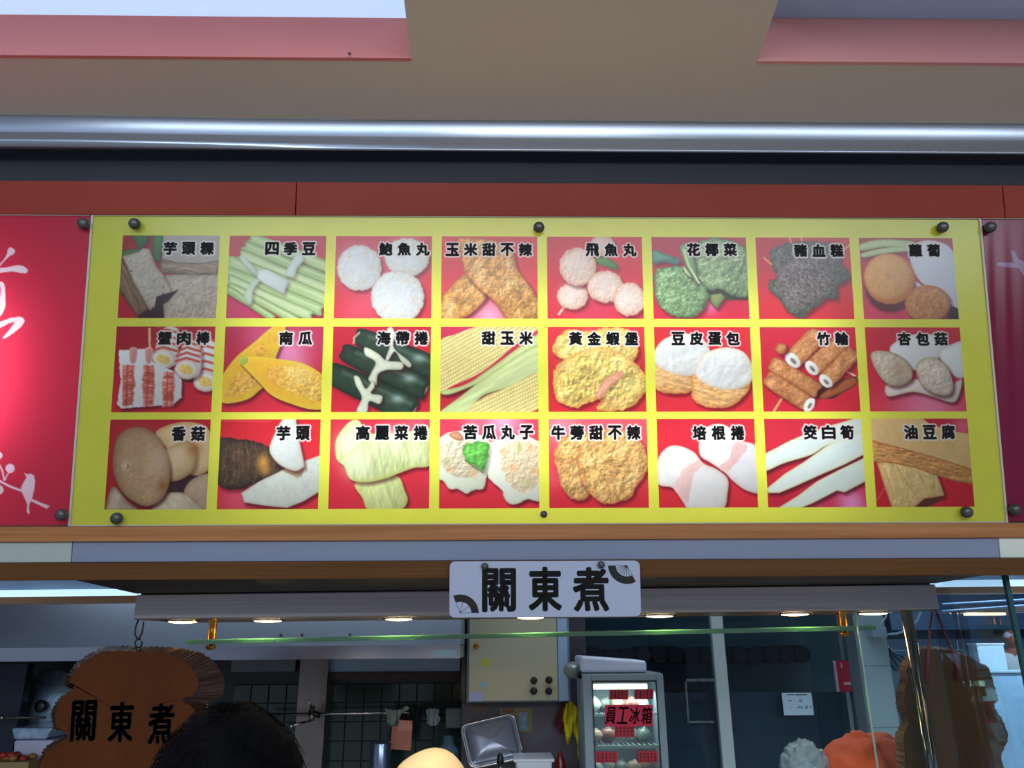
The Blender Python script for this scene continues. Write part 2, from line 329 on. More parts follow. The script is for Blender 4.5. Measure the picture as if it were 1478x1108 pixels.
    for pts, g in (([(860, 230), (840, 160), (900, 110), (1000, 95), (1110, 115), (1190, 190), (1200, 330), (1180, 425), (1080, 420), (1010, 385), (920, 390), (850, 330)], (140, 166, 122)), ([(630, 300), (680, 265), (780, 255), (840, 290), (900, 340), (945, 400), (920, 500), (840, 545), (720, 530), (640, 450)], (126, 160, 112))):
        a = c.blob(pts, g, (60, 92, 56), 2.5, rough=3, rs=5, tex=[(5, .2), (2.2, .3)], sh=.5, dirl=.22, relief=[(12, 1.0), (3, .9)])
    c.blob([(780, 140), (830, 130), (860, 200), (880, 340), (850, 330), (800, 220)], (128, 176, 112), (80, 130, 72), 3, rough=1, tex=[(4, .12)])
    c.line([(800, 160), (830, 250), (890, 350)], 12, (206, 222, 168)); c.blob([(800, 255), (830, 290), (845, 320), (810, 290)], (200, 214, 160), None)
    # --- pork blood cake
    c = C[0, 6] = Cell(25, 570, 50, 602, 88, 553, 7); c.bg((200, 34, 50), (208, 36, 50))
    for p in ([(222, 80), (245, 160)], [(290, 80), (300, 130)], [(572, 130), (530, 170)], [(75, 205), (125, 250)]): c.line(p, 9, (232, 176, 130))
    for pts, g in (([(110, 160), (200, 120), (330, 110), (470, 115), (530, 150), (520, 230), (575, 290), (580, 320), (500, 370), (505, 440), (440, 440), (300, 545), (270, 545), (200, 500), (160, 430), (100, 385), (105, 340), (150, 320), (110, 210)], (92, 90, 84)), ([(150, 300), (260, 190), (400, 200), (480, 300), (440, 420), (330, 460), (250, 500), (190, 450), (150, 380)], (108, 98, 98))):
        c.blob(pts, g, (62, 72, 60) if g[0] < 100 else g, 3, rough=3.5, rs=4, tex=[(6, .18), (2, .75)], sh=.5 if g[0] < 100 else 0, curve=False, dirl=.1)
    # --- radish and carrot
    c = C[0, 7] = Cell(620, 1157, 652, 1197, 90, 558, 8); c.bg((168, 26, 46), (214, 60, 90)); c.poly([(930, 330), (990, 370), (940, 390)], (220, 220, 230))
    c.blob([(625, 130), (740, 100), (930, 110), (930, 150), (760, 145), (640, 165)], (206, 214, 176), (130, 170, 90), 3, sh=.3, tex=[(3, .1, 0, 6)])
    c.blob([(640, 180), (760, 150), (930, 140), (920, 165), (780, 180), (650, 205)], (214, 220, 188), (140, 176, 100), 2.5, sh=.4, tex=[(3, .08, 0, 6)])
    c.blob([(910, 170), (960, 115), (1050, 105), (1150, 150), (1210, 300), (1220, 500), (1150, 500), (1080, 420), (980, 350), (930, 270)], (208, 214, 232), (196, 176, 170), 2, sh=.5)
    c.ell(800, 330, 146, 145, (210, 132, 60), edge=(190, 96, 40), ew=2, sh=.75, shoff=(0, 12))
    c.ell(788, 315, 138, 135, (224, 164, 92), edge=(214, 130, 60), ew=3, tex=[(5, .08)], sh=0)
    for t in range(30):
        a_ = t * math.pi / 15; c.line([(788 + 25 * math.cos(a_), 315 + 25 * math.sin(a_)), (788 + 122 * math.cos(a_), 315 + 118 * math.sin(a_))], 4, (240, 196, 128), .5)
    c.ell(1015, 470, 132, 108, (196, 128, 72), edge=(176, 96, 48), ew=3, tex=[(5, .5), (2.5, .3)], tcol=(236, 192, 140), sh=.6, relief=[(4, .7)]); c.poly([(1150, 480), (1200, 500), (1200, 560), (1130, 560)], (40, 26, 40))
    # --- crab sticks
    c = C[1, 0] = Cell(70, 645, 40, 620, 592, 1085, 9); c.bg((168, 26, 42), (206, 38, 52)); c.line([(260, 605), (262, 720)], 15, (222, 150, 120)); c.line([(258, 605), (262, 720)], 6, (240, 196, 170))
    c.poly([(440, 900), (530, 920), (640, 980), (640, 930), (450, 870)], (60, 20, 34))
    for x, y, xb, yb in [(345, 780, 380, 610), (590, 910, 600, 690), (480, 840, 500, 690)]:
        c.blob([(x - 70, y), (xb - 62, yb + 40), (xb - 20, yb - 20), (xb + 50, yb), (x + 85, y - 40), (x + 68, y + 30), (x, y + 60), (x - 60, y + 40)], (218, 222, 228), (190, 150, 150), 2, rough=1, sh=.5)
        for k in range(5):
            t = k / 5 + .12; bx, by = x + (xb - x) * t, y + (yb - y) * t
            c.line([(bx - 68, by - 28), (bx - 10, by - 48), (bx + 66, by - 26)], 15, (198, 70, 52), .85)
        c.ell(x - 5, y, 68, 56, (222, 226, 230), edge=(206, 150, 130), ew=1.6, rough=1, sh=0); c.ell(x - 5, y + 2, 44, 28, (228, 196, 110), rot=.3, tex=[(4, .12)], sh=0, rough=1)
    c.blob([(80, 730), (240, 722), (280, 800), (400, 850), (450, 900), (450, 1000), (400, 1040), (100, 1065), (75, 1040), (95, 900)], (220, 224, 230), None, rough=1.5, curve=False, sh=.55)
    for x in (140, 258, 372):
        yt = 812 if x < 300 else 850
        c.blob([(x - 34, yt), (x + 34, yt + 4), (x + 38, 930), (x + 28, 1046), (x - 34, 1056), (x - 40, 930)], (206, 96, 84), (226, 176, 170), 1.4, rough=2.0, sh=0, curve=False, tex=[(3, .9, 0, 4), (6, .5)], tcol=(238, 214, 210), relief=[(3, 1.0, 0, 4)])
        c.line([(x - 6, yt + 6), (x - 8, 940), (x - 12, 1046)], 10, (188, 56, 44), .6, 1.5); c.line([(x + 22, yt + 10), (x + 24, 930), (x + 16, 1040)], 6, (188, 56, 44), .5, 1.5)
    for x in (165, 255): c.blob([(x - 20, 722), (x + 25, 722), (x + 15, 800), (x - 15, 800)], (214, 140, 136), (230, 200, 200), 1.5, sh=0)
    # --- pumpkin
    c = C[1, 1] = Cell(688, 1265, 662, 1250, 592, 1085, 10); c.bg((172, 40, 72), (204, 40, 56)); c.glow(1060, 750, 120, (222, 130, 180), .95); c.glow(880, 640, 90, (196, 80, 120), .7)
    c.blob([(660, 900), (740, 780), (860, 680), (970, 590), (1040, 590), (1020, 680), (980, 790), (1000, 880), (900, 950), (820, 1010), (700, 1035), (655, 1010)], (224, 176, 50), (216, 190, 60), 3, tex=[(9, .08)], sh=.6)
    c.blob([(700, 950), (780, 850), (860, 880), (870, 940), (780, 985), (690, 1000)], (226, 170, 70), None, tex=[(7, .5), (3, .3)], tcol=(240, 210, 140), sh=0, rough=2, relief=[(5, .9)])
    c.blob([(850, 720), (900, 695), (930, 720), (910, 770), (850, 780)], (224, 168, 60), None, tex=[(4, .2)], sh=0, rough=2)
    c.blob([(770, 790), (820, 765), (950, 775), (1120, 800), (1230, 850), (1290, 920), (1290, 1050), (1200, 1070), (1080, 1040), (960, 990), (880, 910), (810, 840)], (228, 176, 52), (222, 196, 62), 3, tex=[(9, .06)], sh=.75)
    c.blob([(950, 830), (1050, 820), (1200, 850), (1260, 930), (1240, 1020), (1120, 990), (1010, 940), (940, 880)], (232, 182, 78), None, tex=[(8, .6), (3, .4)], tcol=(248, 230, 170), sh=0, rough=2, relief=[(5, 1.0)])
    c.glow(1120, 860, 60, (246, 224, 150), .45); c.glow(980, 880, 60, (226, 150, 60), .5); c.blob([(765, 785), (810, 765), (820, 795), (790, 815)], (170, 190, 80), None, sh=0)
    # --- kelp rolls
    c = C[1, 2] = Cell(38, 612, 25, 608, 598, 1080, 11); c.bg((188, 28, 46), (196, 34, 52))
    for x0, y0, x1, y1, w in [(190, 655, 620, 830, 125), (110, 745, 570, 950, 125), (30, 860, 500, 1070, 150)]:
        dx, dy = x1 - x0, y1 - y0; L = math.hypot(dx, dy); ux, uy = dx / L, dy / L; nx, ny = -uy * w / 2, ux * w / 2
        c.ell(x1, y1, 22, w / 2 * .95, (206, 204, 176), rot=math.atan2(dy, dx), sh=.5, tex=[(2, .15)])
        c.blob([(x0 - ux * 25, y0 - uy * 25), (x0 - nx * .8, y0 - ny * .8), (x0 + dx * .5 - nx, y0 + dy * .5 - ny), (x1 - nx, y1 - ny), (x1 + ux * 10, y1 + uy * 10), (x1 + nx, y1 + ny), (x0 + dx * .5 + nx, y0 + dy * .5 + ny), (x0 + nx * .8, y0 + ny * .8)], (42, 62, 46), (20, 30, 28), 5, sh=.5, tex=[(8, .15)], dirl=0)
        c.line([(x0 + dx * .12 - nx * .4, y0 + dy * .12 - ny * .4), (x1 - nx * .4 - 20, y1 - ny * .4 - 8)], 20, (88, 112, 98), .55, 5); c.glow(x0 + dx * .8 - nx * .3, y0 + dy * .8 - ny * .3, 24, (176, 200, 204), .6, 1.6)
    c.line([(158, 690), (160, 660), (190, 632)], 12, (206, 180, 160), .8)
    KC = (206, 214, 196); ke = (150, 160, 140)
    for pts in ([(380, 600), (400, 640), (395, 720), (490, 800), (485, 830), (440, 800), (400, 740), (360, 790), (345, 780), (370, 700), (350, 620)], [(225, 715), (300, 750), (350, 790), (440, 800), (440, 840), (350, 845), (300, 870), (290, 930), (245, 900), (260, 860), (285, 800), (225, 760)], [(160, 880), (190, 885), (230, 950), (270, 900), (280, 940), (260, 975), (325, 990), (310, 1035), (250, 1020), (235, 1080), (175, 1075), (205, 1000), (170, 930)]):
        c.blob(pts, KC, ke, 1.6, sh=.5, tex=[(5, .07)])
    # --- sweet corn
    c = C[1, 3] = Cell(652, 1218, 650, 1218, 598, 1082, 12); c.bg((196, 40, 84), (184, 34, 48))
    def corn(pts, ang, seed):
        P = smooth(c.m(pts)); d = sdf(P, _GX, _GY); ca, sa = math.cos(ang), math.sin(ang)
        u = _GX * ca + _GY * sa; v = -_GX * sa + _GY * ca; row = np.floor(v / 5.2)
        ku = (u + (row % 2) * 2) / 4.0; f = np.abs((ku % 1) - .5) * 2; g = np.abs(((v / 5.2) % 1) - .5) * 2
        sh_ = 1 - .20 * f ** 3 - .24 * g ** 3; nz = vnoise(6, seed) * .08 + .96
        col = np.array((238, 222, 150.))[None, None] * (sh_ * nz)[..., None]; col[..., 2] *= (.8 + .2 * sh_)
        c.mix(np.clip(d + .5, 0, 1), col)
    corn([(640, 700), (740, 640), (900, 590), (1120, 590), (1230, 600), (1100, 690), (900, 850), (720, 935), (640, 960)], -.52, 3)
    c.blob([(655, 965), (800, 925), (960, 820), (1230, 630), (1230, 700), (1010, 850), (860, 925), (700, 985)], (200, 212, 148), (140, 156, 96), 2, sh=.7, tex=[(4, .1, -.55, 8)])
    c.blob([(650, 1080), (760, 1000), (950, 860), (1230, 700), (1230, 900), (1080, 940), (900, 990), (800, 1090), (650, 1100)], (200, 216, 158), (150, 170, 104), 2.5, sh=.7, tex=[(5, .12, -.5, 9)])
    corn([(810, 1090), (900, 1000), (1050, 940), (1230, 860), (1240, 1030), (1130, 1090)], -.45, 8)
    # --- golden shrimp patties
    c = C[1, 4] = Cell(25, 587, 32, 603, 598, 1080, 13); c.bg((210, 44, 56), (206, 40, 52))
    for pts in ([(60, 700), (130, 620), (260, 620), (420, 600), (520, 630), (550, 760), (440, 820), (200, 800), (80, 770)], [(75, 830), (180, 760), (280, 720), (380, 720), (520, 790), (600, 880), (600, 960), (500, 1060), (320, 1070), (340, 1000), (200, 1055), (90, 1020), (60, 960)]):
        a = c.blob(pts, (232, 204, 112), (214, 146, 70), 4, rough=3, rs=7, tex=[(16, .7), (7, .5)], tcol=(244, 232, 168), sh=.5, curve=True, relief=[(14, 1.3), (7, 1.3), (3, .6)])
        for t in range(4): c.glow(pts[t * 2][0] * .7 + 90, pts[t * 2][1] * .8 + 160, 45, (240, 228, 150), .5)
    c.blob([(305, 980), (360, 900), (450, 850), (470, 870), (390, 940), (330, 1010)], (226, 168, 146), (206, 130, 96), 2, sh=.2, rough=1.5, relief=[(4, .8)])
    for p in ([(90, 860), (130, 1020)], [(120, 820), (150, 900)], [(350, 1030), (480, 1000)], [(380, 1060), (560, 980)], [(200, 960), (300, 930)], [(450, 700), (520, 760)]): c.line(p, 10, (226, 150, 100), .55, 2)
    # --- tofu skin egg
    c = C[1, 5] = Cell(628, 1195, 640, 1213, 598, 1082, 14); c.bg((206, 36, 50), (210, 40, 54))
    for dx_, dy_, s in ((-245, -80, 1.), (0, 0, 1.0)):
        c.blob([(870 + dx_, 870 + dy_), (1050 + dx_, 930 + dy_), (1190 + dx_, 900 + dy_), (1170 + dx_, 980 + dy_), (1080 + dx_, 1050 + dy_), (960 + dx_, 1060 + dy_), (860 + dx_, 1020 + dy_), (850 + dx_, 950 + dy_)], (224, 174, 112), (190, 116, 56), 3, rough=1.8, rs=6, tex=[(9, .6, .4, 2), (3, .3, .3, 3)], tcol=(242, 216, 170), sh=.55, relief=[(8, 1.5, .35, 2.5), (4, .9, .3, 3)])
        for t in range(5): c.line([(870 + dx_ + t * 12, 900 + t * 26 + dy_), (980 + dx_, 960 + dy_ + t * 20), (1150 + dx_ - t * 14, 935 + dy_ + t * 26)], 4, (186, 116, 60), .22, 2.5)
        c.blob([(870 + dx_, 830 + dy_), (930 + dx_, 750 + dy_), (1050 + dx_, 715 + dy_), (1160 + dx_, 745 + dy_), (1210 + dx_, 840 + dy_), (1190 + dx_, 920 + dy_), (1080 + dx_, 960 + dy_), (960 + dx_, 940 + dy_), (880 + dx_, 890 + dy_)], (218, 224, 226), (204, 188, 168), 2.5, sh=0, tex=[(14, .04)], dirl=.10, relief=[(20, .3)])
    # --- bamboo fish rolls
    c = C[1, 6] = Cell(52, 607, 77, 635, 598, 1083, 15); c.bg((196, 32, 54), (206, 36, 54)); c.line([(135, 1083), (180, 1010)], 13, (222, 160, 110)); c.line([(560, 855), (625, 890)], 10, (232, 200, 170))
    c.poly([(380, 930), (620, 880), (610, 930), (480, 1010), (380, 1010)], (62, 32, 34)); c.blob([(400, 990), (540, 900), (610, 890), (600, 940), (440, 1010)], (168, 92, 50), (90, 44, 30), 2, sh=0)
    def roll(x0, y0, x1, y1, w, hole=True):
        dx, dy = x1 - x0, y1 - y0; L = math.hypot(dx, dy); ux, uy = dx / L, dy / L; nx, ny = -uy * w / 2, ux * w / 2; an = math.atan2(dy, dx)
        c.blob([(x0 - ux * 18, y0 - uy * 18), (x0 - nx * .9, y0 - ny * .9), (x0 + dx * .5 - nx, y0 + dy * .5 - ny), (x1 - nx * .9, y1 - ny * .9), (x1 + ux * 6, y1 + uy * 6), (x1 + nx * .9, y1 + ny * .9), (x0 + dx * .5 + nx, y0 + dy * .5 + ny), (x0 + nx * .9, y0 + ny * .9)], (204, 136, 84), (144, 78, 42), 2.5, rough=1.6, rs=5, tex=[(12, .7), (4, .3)], tcol=(240, 202, 156), sh=.55, relief=[(6, .9)])
        if hole:
            c.ell(x1, y1, w * .3, w * .46, (222, 226, 226), rot=an, rough=1, sh=0); c.ell(x1 + 3, y1 + 4, w * .09, w * .2, (120, 112, 106), rot=an, sh=0)
    roll(130, 810, 385, 965, 95, False); roll(105, 895, 340, 1045, 95); roll(390, 640, 245, 790, 115); roll(190, 710, 160, 740, 60, False); roll(520, 690, 355, 835, 105); roll(590, 745, 435, 910, 100)
    # --- king oyster mushroom
    c = C[1, 7] = Cell(657, 1200, 687, 1243, 600, 1085, 16); c.bg((196, 32, 50), (206, 44, 66)); c.glow(1020, 1060, 130, (226, 130, 170), .9, 1.6)
    W_ = (218, 222, 228)
    c.blob([(800, 720), (900, 650), (1040, 640), (1120, 690), (1080, 780), (950, 850), (850, 800)], W_, (190, 180, 176), 2, sh=.3)
    c.blob([(1080, 760), (1150, 700), (1240, 690), (1250, 860), (1180, 890)], W_, (180, 170, 170), 2, sh=.3)
    c.blob([(780, 930), (870, 930), (960, 900), (1100, 960), (1210, 900), (1200, 990), (1160, 1035), (1040, 1000), (930, 975), (790, 1000)], (214, 210, 206), (180, 130, 110), 1.5, sh=.6)
    c.blob([(690, 760), (740, 735), (850, 760), (920, 830), (925, 900), (850, 940), (780, 925), (720, 850)], (202, 190, 174), (160, 136, 112), 3, tex=[(8, .08)], sh=.6, relief=[(10, .6), (4, .3)])
    c.blob([(950, 830), (990, 785), (1060, 775), (1130, 830), (1165, 930), (1140, 990), (1060, 985), (980, 930)], (210, 200, 186), (164, 144, 120), 3, tex=[(8, .08)], sh=.6, relief=[(10, .6), (4, .3)])
    c.glow(850, 850, 50, (160, 130, 100), .5)
    # --- shiitake
    c = C[2, 0] = Cell(82, 743, 55, 718, 70, 653, 17); c.bg((182, 30, 42), (170, 26, 40)); c.poly([(440, 430), (720, 380), (720, 460), (560, 560), (430, 560)], (56, 36, 46))
    c.blob([(380, 170), (450, 110), (580, 85), (700, 110), (760, 200), (760, 360), (680, 430), (600, 420), (500, 300)], (214, 186, 140), (180, 140, 92), 4, sh=.4, tex=[(12, .06)])
    c.blob([(440, 280), (520, 230), (620, 215), (650, 290), (630, 400), (540, 465), (460, 460), (430, 370)], (206, 178, 132), (156, 116, 70), 4, sh=.4, tex=[(10, .05)]); c.glow(630, 265, 40, (150, 96, 50), .8); c.glow(520, 310, 60, (228, 206, 170), .6)
    c.blob([(570, 540), (640, 450), (760, 440), (760, 680), (600, 680)], (176, 152, 130), (140, 116, 96), 3, sh=.4, tex=[(6, .06)])
    c.blob([(360, 650), (430, 560), (560, 545), (640, 600), (680, 670), (360, 690)], (204, 192, 170), (160, 140, 116), 3, tex=[(4, .12, .6, 3)])
    c.blob([(60, 640), (90, 520), (130, 510), (200, 590), (270, 660), (60, 680)], (196, 176, 156), (110, 70, 56), 3, tex=[(4, .2, 1, 3)])
    a = c.blob([(105, 300), (130, 190), (200, 130), (290, 122), (380, 170), (440, 260), (475, 370), (470, 500), (420, 590), (330, 632), (240, 600), (160, 530), (110, 420)], (186, 152, 116), (136, 102, 72), 6, sh=.7, tex=[(14, .10), (3, .05)], dirl=-.05, relief=[(4, .5)])
    c.glow(400, 320, 80, (206, 184, 164), .6); c.glow(260, 240, 110, (184, 150, 112), .5); c.glow(185, 370, 22, (220, 200, 176), .9); c.line([(195, 390), (205, 380), (200, 360)], 6, (80, 50, 36), .7); c.glow(430, 500, 30, (140, 80, 40), .7)
    # --- taro
    c = C[2, 1] = Cell(792, 1455, 768, 1438, 70, 648, 18); c.bg((204, 36, 46), (208, 46, 62)); c.line([(800, 78), (1120, 84)], 5, (230, 110, 110), .6); c.glow(900, 590, 90, (220, 100, 130), .6)
    c.blob([(780, 210), (900, 198), (1030, 215), (1130, 270), (1210, 350), (1215, 395), (1120, 440), (1000, 490), (940, 515), (780, 490)], (74, 58, 46), (36, 26, 26), 4, rough=2, rs=4, tex=[(9, .5), (3, .5)], tcol=(132, 112, 94), sh=.5, relief=[(5, 1.6, 1.5, 2)])
    for x in (900, 960, 1020, 1080, 1130): c.line([(x, 215), (x + 22, 350), (x - 6, 480)], 5, (116, 88, 66), .5)
    c.glow(1075, 350, 42, (214, 150, 66), .95, .7); c.glow(1090, 400, 30, (190, 130, 60), .7); c.glow(950, 350, 60, (96, 66, 48), .5)
    c.blob([(930, 545), (1050, 470), (1200, 400), (1350, 340), (1460, 300), (1460, 530), (1340, 600), (1230, 640), (1080, 625), (950, 605)], (200, 208, 202), (176, 176, 160), 1.6, sh=.7, curve=False, tex=[(8, .04), (2.5, .05)])
    c.poly([(1190, 400), (1345, 385), (1330, 440), (1300, 450)], (170, 158, 120))
    c.blob([(1115, 250), (1150, 160), (1210, 60), (1285, 60), (1300, 150), (1345, 350), (1335, 385), (1280, 405), (1190, 370), (1130, 310)], (208, 216, 214), (176, 160, 130), 1.8, sh=.6, curve=True, tex=[(8, .03)])
    # --- cabbage rolls
    c = C[2, 2] = Cell(72, 730, 55, 722, 67, 638, 19); c.bg((206, 44, 64), (212, 42, 60)); c.glow(640, 80, 80, (226, 110, 140), .5)
    c.blob([(230, 480), (350, 450), (510, 430), (560, 520), (580, 590), (520, 650), (330, 650), (280, 570)], (206, 216, 150), (180, 192, 102), 4, sh=.6, tex=[(10, .4, 1.2, 3)], tcol=(224, 232, 200), relief=[(10, .8, 1.2, 3)])
    c.blob([(105, 210), (150, 130), (210, 75), (265, 80), (300, 150), (420, 160), (560, 150), (740, 130), (740, 350), (620, 380), (520, 415), (420, 450), (300, 470), (200, 450), (160, 370), (110, 320)], (208, 220, 160), (184, 194, 108), 4, sh=.6, tex=[(12, .5, 1.5, 2.5)], tcol=(226, 234, 206), relief=[(12, .9, 1.4, 3)])
    for x, y in ((200, 230), (240, 360), (480, 200)): c.glow(x, y, 75, (222, 232, 202), .7)
    for p in ([(130, 330), (260, 240), (330, 200)], [(420, 200), (480, 300), (470, 420)], [(540, 190), (590, 280), (570, 390)], [(240, 460), (400, 440), (520, 405)]): c.line(p, 7, (184, 194, 100), .55, 2.5)
    # --- bitter melon balls
    c = C[2, 3] = Cell(778, 1425, 772, 1428, 67, 636, 20); c.bg((216, 60, 86), (208, 40, 54)); c.glow(1190, 60, 110, (236, 170, 210), .95); c.glow(1000, 80, 60, (230, 120, 150), .6)
    c.blob([(765, 230), (800, 170), (880, 145), (1000, 150), (1110, 220), (1110, 350), (1080, 440), (1060, 510), (1000, 520), (945, 542), (890, 510), (840, 515), (800, 460), (765, 430)], (214, 222, 206), (190, 196, 170), 2, sh=.6, rough=1)
    c.blob([(780, 260), (830, 200), (940, 190), (1040, 240), (1060, 330), (1030, 410), (940, 440), (850, 420), (790, 350)], (206, 196, 170), None, sh=0, rough=3, tex=[(6, .15), (3, .12)], tcol=(226, 220, 204), relief=[(5, 1.1), (3, .6)])
    c.blob([(835, 165), (900, 150), (935, 200), (880, 200)], (206, 150, 120), (150, 90, 60), 2, sh=0)
    c.blob([(1085, 350), (1090, 240), (1160, 200), (1300, 170), (1400, 200), (1440, 260), (1440, 570), (1350, 580), (1270, 610), (1210, 590), (1180, 520), (1130, 480), (1090, 430)], (214, 222, 212), (190, 196, 176), 2, sh=.65, rough=1)
    c.blob([(1180, 260), (1260, 210), (1380, 210), (1440, 300), (1430, 460), (1330, 540), (1230, 480), (1180, 380)], (214, 196, 166), None, sh=0, rough=3, tex=[(6, .16), (3, .12)], tcol=(232, 222, 206), relief=[(5, 1.1), (3, .6)])
    for x, y in ((1190, 270), (1370, 250), (1260, 380), (1400, 400), (850, 390), (1000, 420)): c.glow(x, y, 20, (226, 150, 100), .6)
    for x, y in ((1300, 250), (1350, 470), (820, 340)): c.glow(x, y, 18, (150, 170, 90), .6)
    c.blob([(925, 250), (1000, 215), (1040, 210), (1100, 230), (1090, 330), (1060, 400), (1010, 370), (950, 330)], (98, 178, 78), (60, 130, 50), 3, rough=3, rs=5, sh=.3, tex=[(5, .2)], relief=[(6, 1.4)])
    c.line([(940, 330), (1010, 380), (1060, 410)], 7, (70, 100, 50), .8)
    # --- burdock tempura
    c = C[2, 4] = Cell(40, 685, 43, 705, 63, 635, 21); c.bg((222, 84, 100), (206, 36, 50)); c.glow(120, 90, 110, (232, 140, 160), .8); c.glow(60, 450, 60, (226, 90, 120), .5)
    for pts in ([(75, 310), (100, 220), (180, 150), (300, 150), (330, 300), (320, 500), (290, 570), (210, 585), (140, 530), (100, 430)], [(230, 350), (250, 250), (320, 170), (420, 130), (560, 140), (650, 210), (690, 300), (695, 390), (620, 500), (590, 560), (500, 600), (390, 605), (320, 550), (250, 470)]):
        c.blob(pts, (214, 166, 100), (188, 104, 60), 2.5, rough=2.6, rs=6, tex=[(12, .8), (4, .5)], tcol=(240, 214, 152), sh=.55, relief=[(9, 1.5), (4, 1.2)])
        x, y = pts[0]
    c.line([(460, 250), (450, 400), (480, 560)], 6, (186, 110, 60), .5, 2); c.line([(540, 280), (600, 300), (560, 420)], 5, (186, 104, 56), .5, 2); c.line([(100, 340), (180, 350), (240, 300)], 5, (200, 100, 60), .6, 2)
    # --- bacon rolls
    c = C[2, 5] = Cell(730, 1380, 750, 1400, 63, 635, 22); c.bg((208, 38, 54), (206, 38, 52))
    c.blob([(1015, 200), (1060, 120), (1150, 95), (1230, 130), (1260, 200), (1380, 230), (1430, 330), (1430, 530), (1330, 530), (1240, 470), (1180, 410), (1090, 350), (1020, 300)], (216, 216, 222), (196, 176, 168), 2.5, sh=.6, tex=[(10, .03)])
    c.blob([(1250, 220), (1330, 240), (1290, 310), (1220, 390), (1160, 400), (1150, 370), (1210, 320)], (216, 176, 178), None, sh=0, rough=2, tex=[(6, .06)])
    c.blob([(740, 330), (800, 250), (880, 238), (980, 280), (1040, 350), (1130, 390), (1200, 450), (1200, 540), (1160, 650), (960, 650), (900, 590), (840, 510), (740, 480)], (218, 218, 222), (200, 170, 158), 2.5, sh=.6, tex=[(10, .03)])
    c.blob([(920, 380), (1000, 330), (1040, 360), (980, 420), (960, 500), (930, 600), (850, 510), (880, 430)], (216, 182, 182), (216, 190, 190), 3, sh=0, rough=2.5, tex=[(6, .07)])
    # --- water bamboo
    c = C[2, 6] = Cell(38, 577, 58, 603, 57, 540, 23); c.bg((200, 40, 56), (188, 30, 52)); c.glow(520, 520, 90, (224, 140, 200), .95); c.glow(330, 530, 60, (210, 80, 130), .6)
    c.blob([(20, 270), (120, 210), (200, 170), (330, 120), (460, 80), (600, 50), (600, 160), (400, 200), (300, 255), (150, 300), (30, 345)], (206, 220, 220), (200, 206, 150), 2, sh=.7, tex=[(10, .04, -.4, 5)])
    c.blob([(50, 440), (150, 360), (250, 300), (380, 210), (500, 150), (600, 110), (600, 250), (480, 310), (360, 360), (200, 430), (120, 462), (60, 462)], (208, 222, 222), (204, 210, 160), 2, sh=.7, curve=False, tex=[(10, .04, -.5, 5)])
    c.blob([(110, 545), (220, 480), (330, 400), (450, 340), (620, 260), (620, 390), (480, 460), (440, 450), (300, 520), (220, 550)], (206, 220, 218), (204, 210, 160), 2, sh=.7, curve=False, tex=[(10, .04, -.5, 5)])
    # --- fried tofu
    c = C[2, 7] = Cell(630, 1167, 655, 1197, 57, 540, 24); c.bg((190, 34, 60), (196, 28, 42)); c.glow(1140, 100, 60, (226, 120, 150), .7); c.line([(660, 500), (700, 440)], 8, (230, 120, 120), .5)
    c.blob([(660, 300), (760, 290), (900, 310), (985, 345), (1010, 410), (1032, 480), (920, 500), (860, 548), (740, 548), (700, 430)], (214, 184, 124), (184, 130, 70), 1.8, sh=.65, curve=False, tex=[(10, .09), (4, .06)], relief=[(8, .7, 1.1, 2)])
    for p in ([(770, 320), (830, 420), (890, 500)], [(880, 330), (890, 360), (930, 420)], [(700, 330), (750, 480)]): c.line(p, 6, (190, 148, 88), .7, 2)
    c.poly([(600, 40), (900, 40), (960, 90), (1100, 130), (1220, 150), (1220, 350), (1000, 280), (800, 220), (600, 170)], (214, 180, 122), tex=[(14, .06)], dirl=.08)
    c.poly([(600, 168), (800, 218), (1000, 275), (1220, 345), (1220, 425), (1100, 405), (1000, 375), (880, 330), (720, 300), (600, 290)], (200, 142, 82), tex=[(5, .28, .3, 3), (2.5, .15)], tcol=(232, 196, 144), edge=(150, 90, 44), ew=1.5, rough=1.5, relief=[(6, 1.8, .3, 3), (3, 1.0, .3, 2)])
    c.poly([(860, 545), (920, 495), (1032, 482), (1000, 510), (930, 545)], (90, 40, 30))
    return C
# ---------------------------------------------------------------- materials
M = {}
M['beige'] = mat('beige_laminate', (214, 197, 180), .4, noise=((1.2, 1.2, 1.2), .5, (202, 188, 174)), spec=.4)
M['orange_rim'] = mat('orange_laminate', (228, 134, 126), .35, noise=((2, 2, 6), .4, (220, 124, 116)), spec=.35)
M['highlit_rim'] = mat('highlit_orange_laminate', (244, 168, 164), .3, noise=((2, 2, 6), .4, (236, 156, 150)))  # orange laminate again, its reflective highlights put into a lighter colour
M['fascia_red'] = mat('red_orange_laminate', (142, 50, 32), .5, spec=.2, noise=((1.5, 3, 3), .5, (128, 42, 26)))
M['cove'] = mat('satin_aluminium', (172, 180, 192), .24, metal=.85, noise=((.6, 6, 9), .4, (120, 126, 138)))
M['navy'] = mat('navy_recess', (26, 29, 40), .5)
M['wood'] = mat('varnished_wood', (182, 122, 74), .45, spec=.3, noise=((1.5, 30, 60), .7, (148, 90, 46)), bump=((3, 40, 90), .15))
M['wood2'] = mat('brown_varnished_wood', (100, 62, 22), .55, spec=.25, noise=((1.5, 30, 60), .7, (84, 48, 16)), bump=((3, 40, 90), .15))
M['steel'] = mat('brushed_steel', (190, 184, 188), .4, metal=.45, noise=((.8, 3, 160), .35, (162, 156, 164)), bump=((1, 6, 220), .08))
M['hood_steel'] = mat('hood_steel', (156, 168, 186), .34, metal=.75, noise=((1.5, 1, .8), .55, (104, 114, 128)))
M['dark_steel'] = mat('dull_steel', (104, 98, 98), .42, metal=.6, noise=((1.5, 2, 2), .6, (70, 66, 68)))
M['chrome'] = mat('chrome', (205, 205, 205), .1, metal=1)
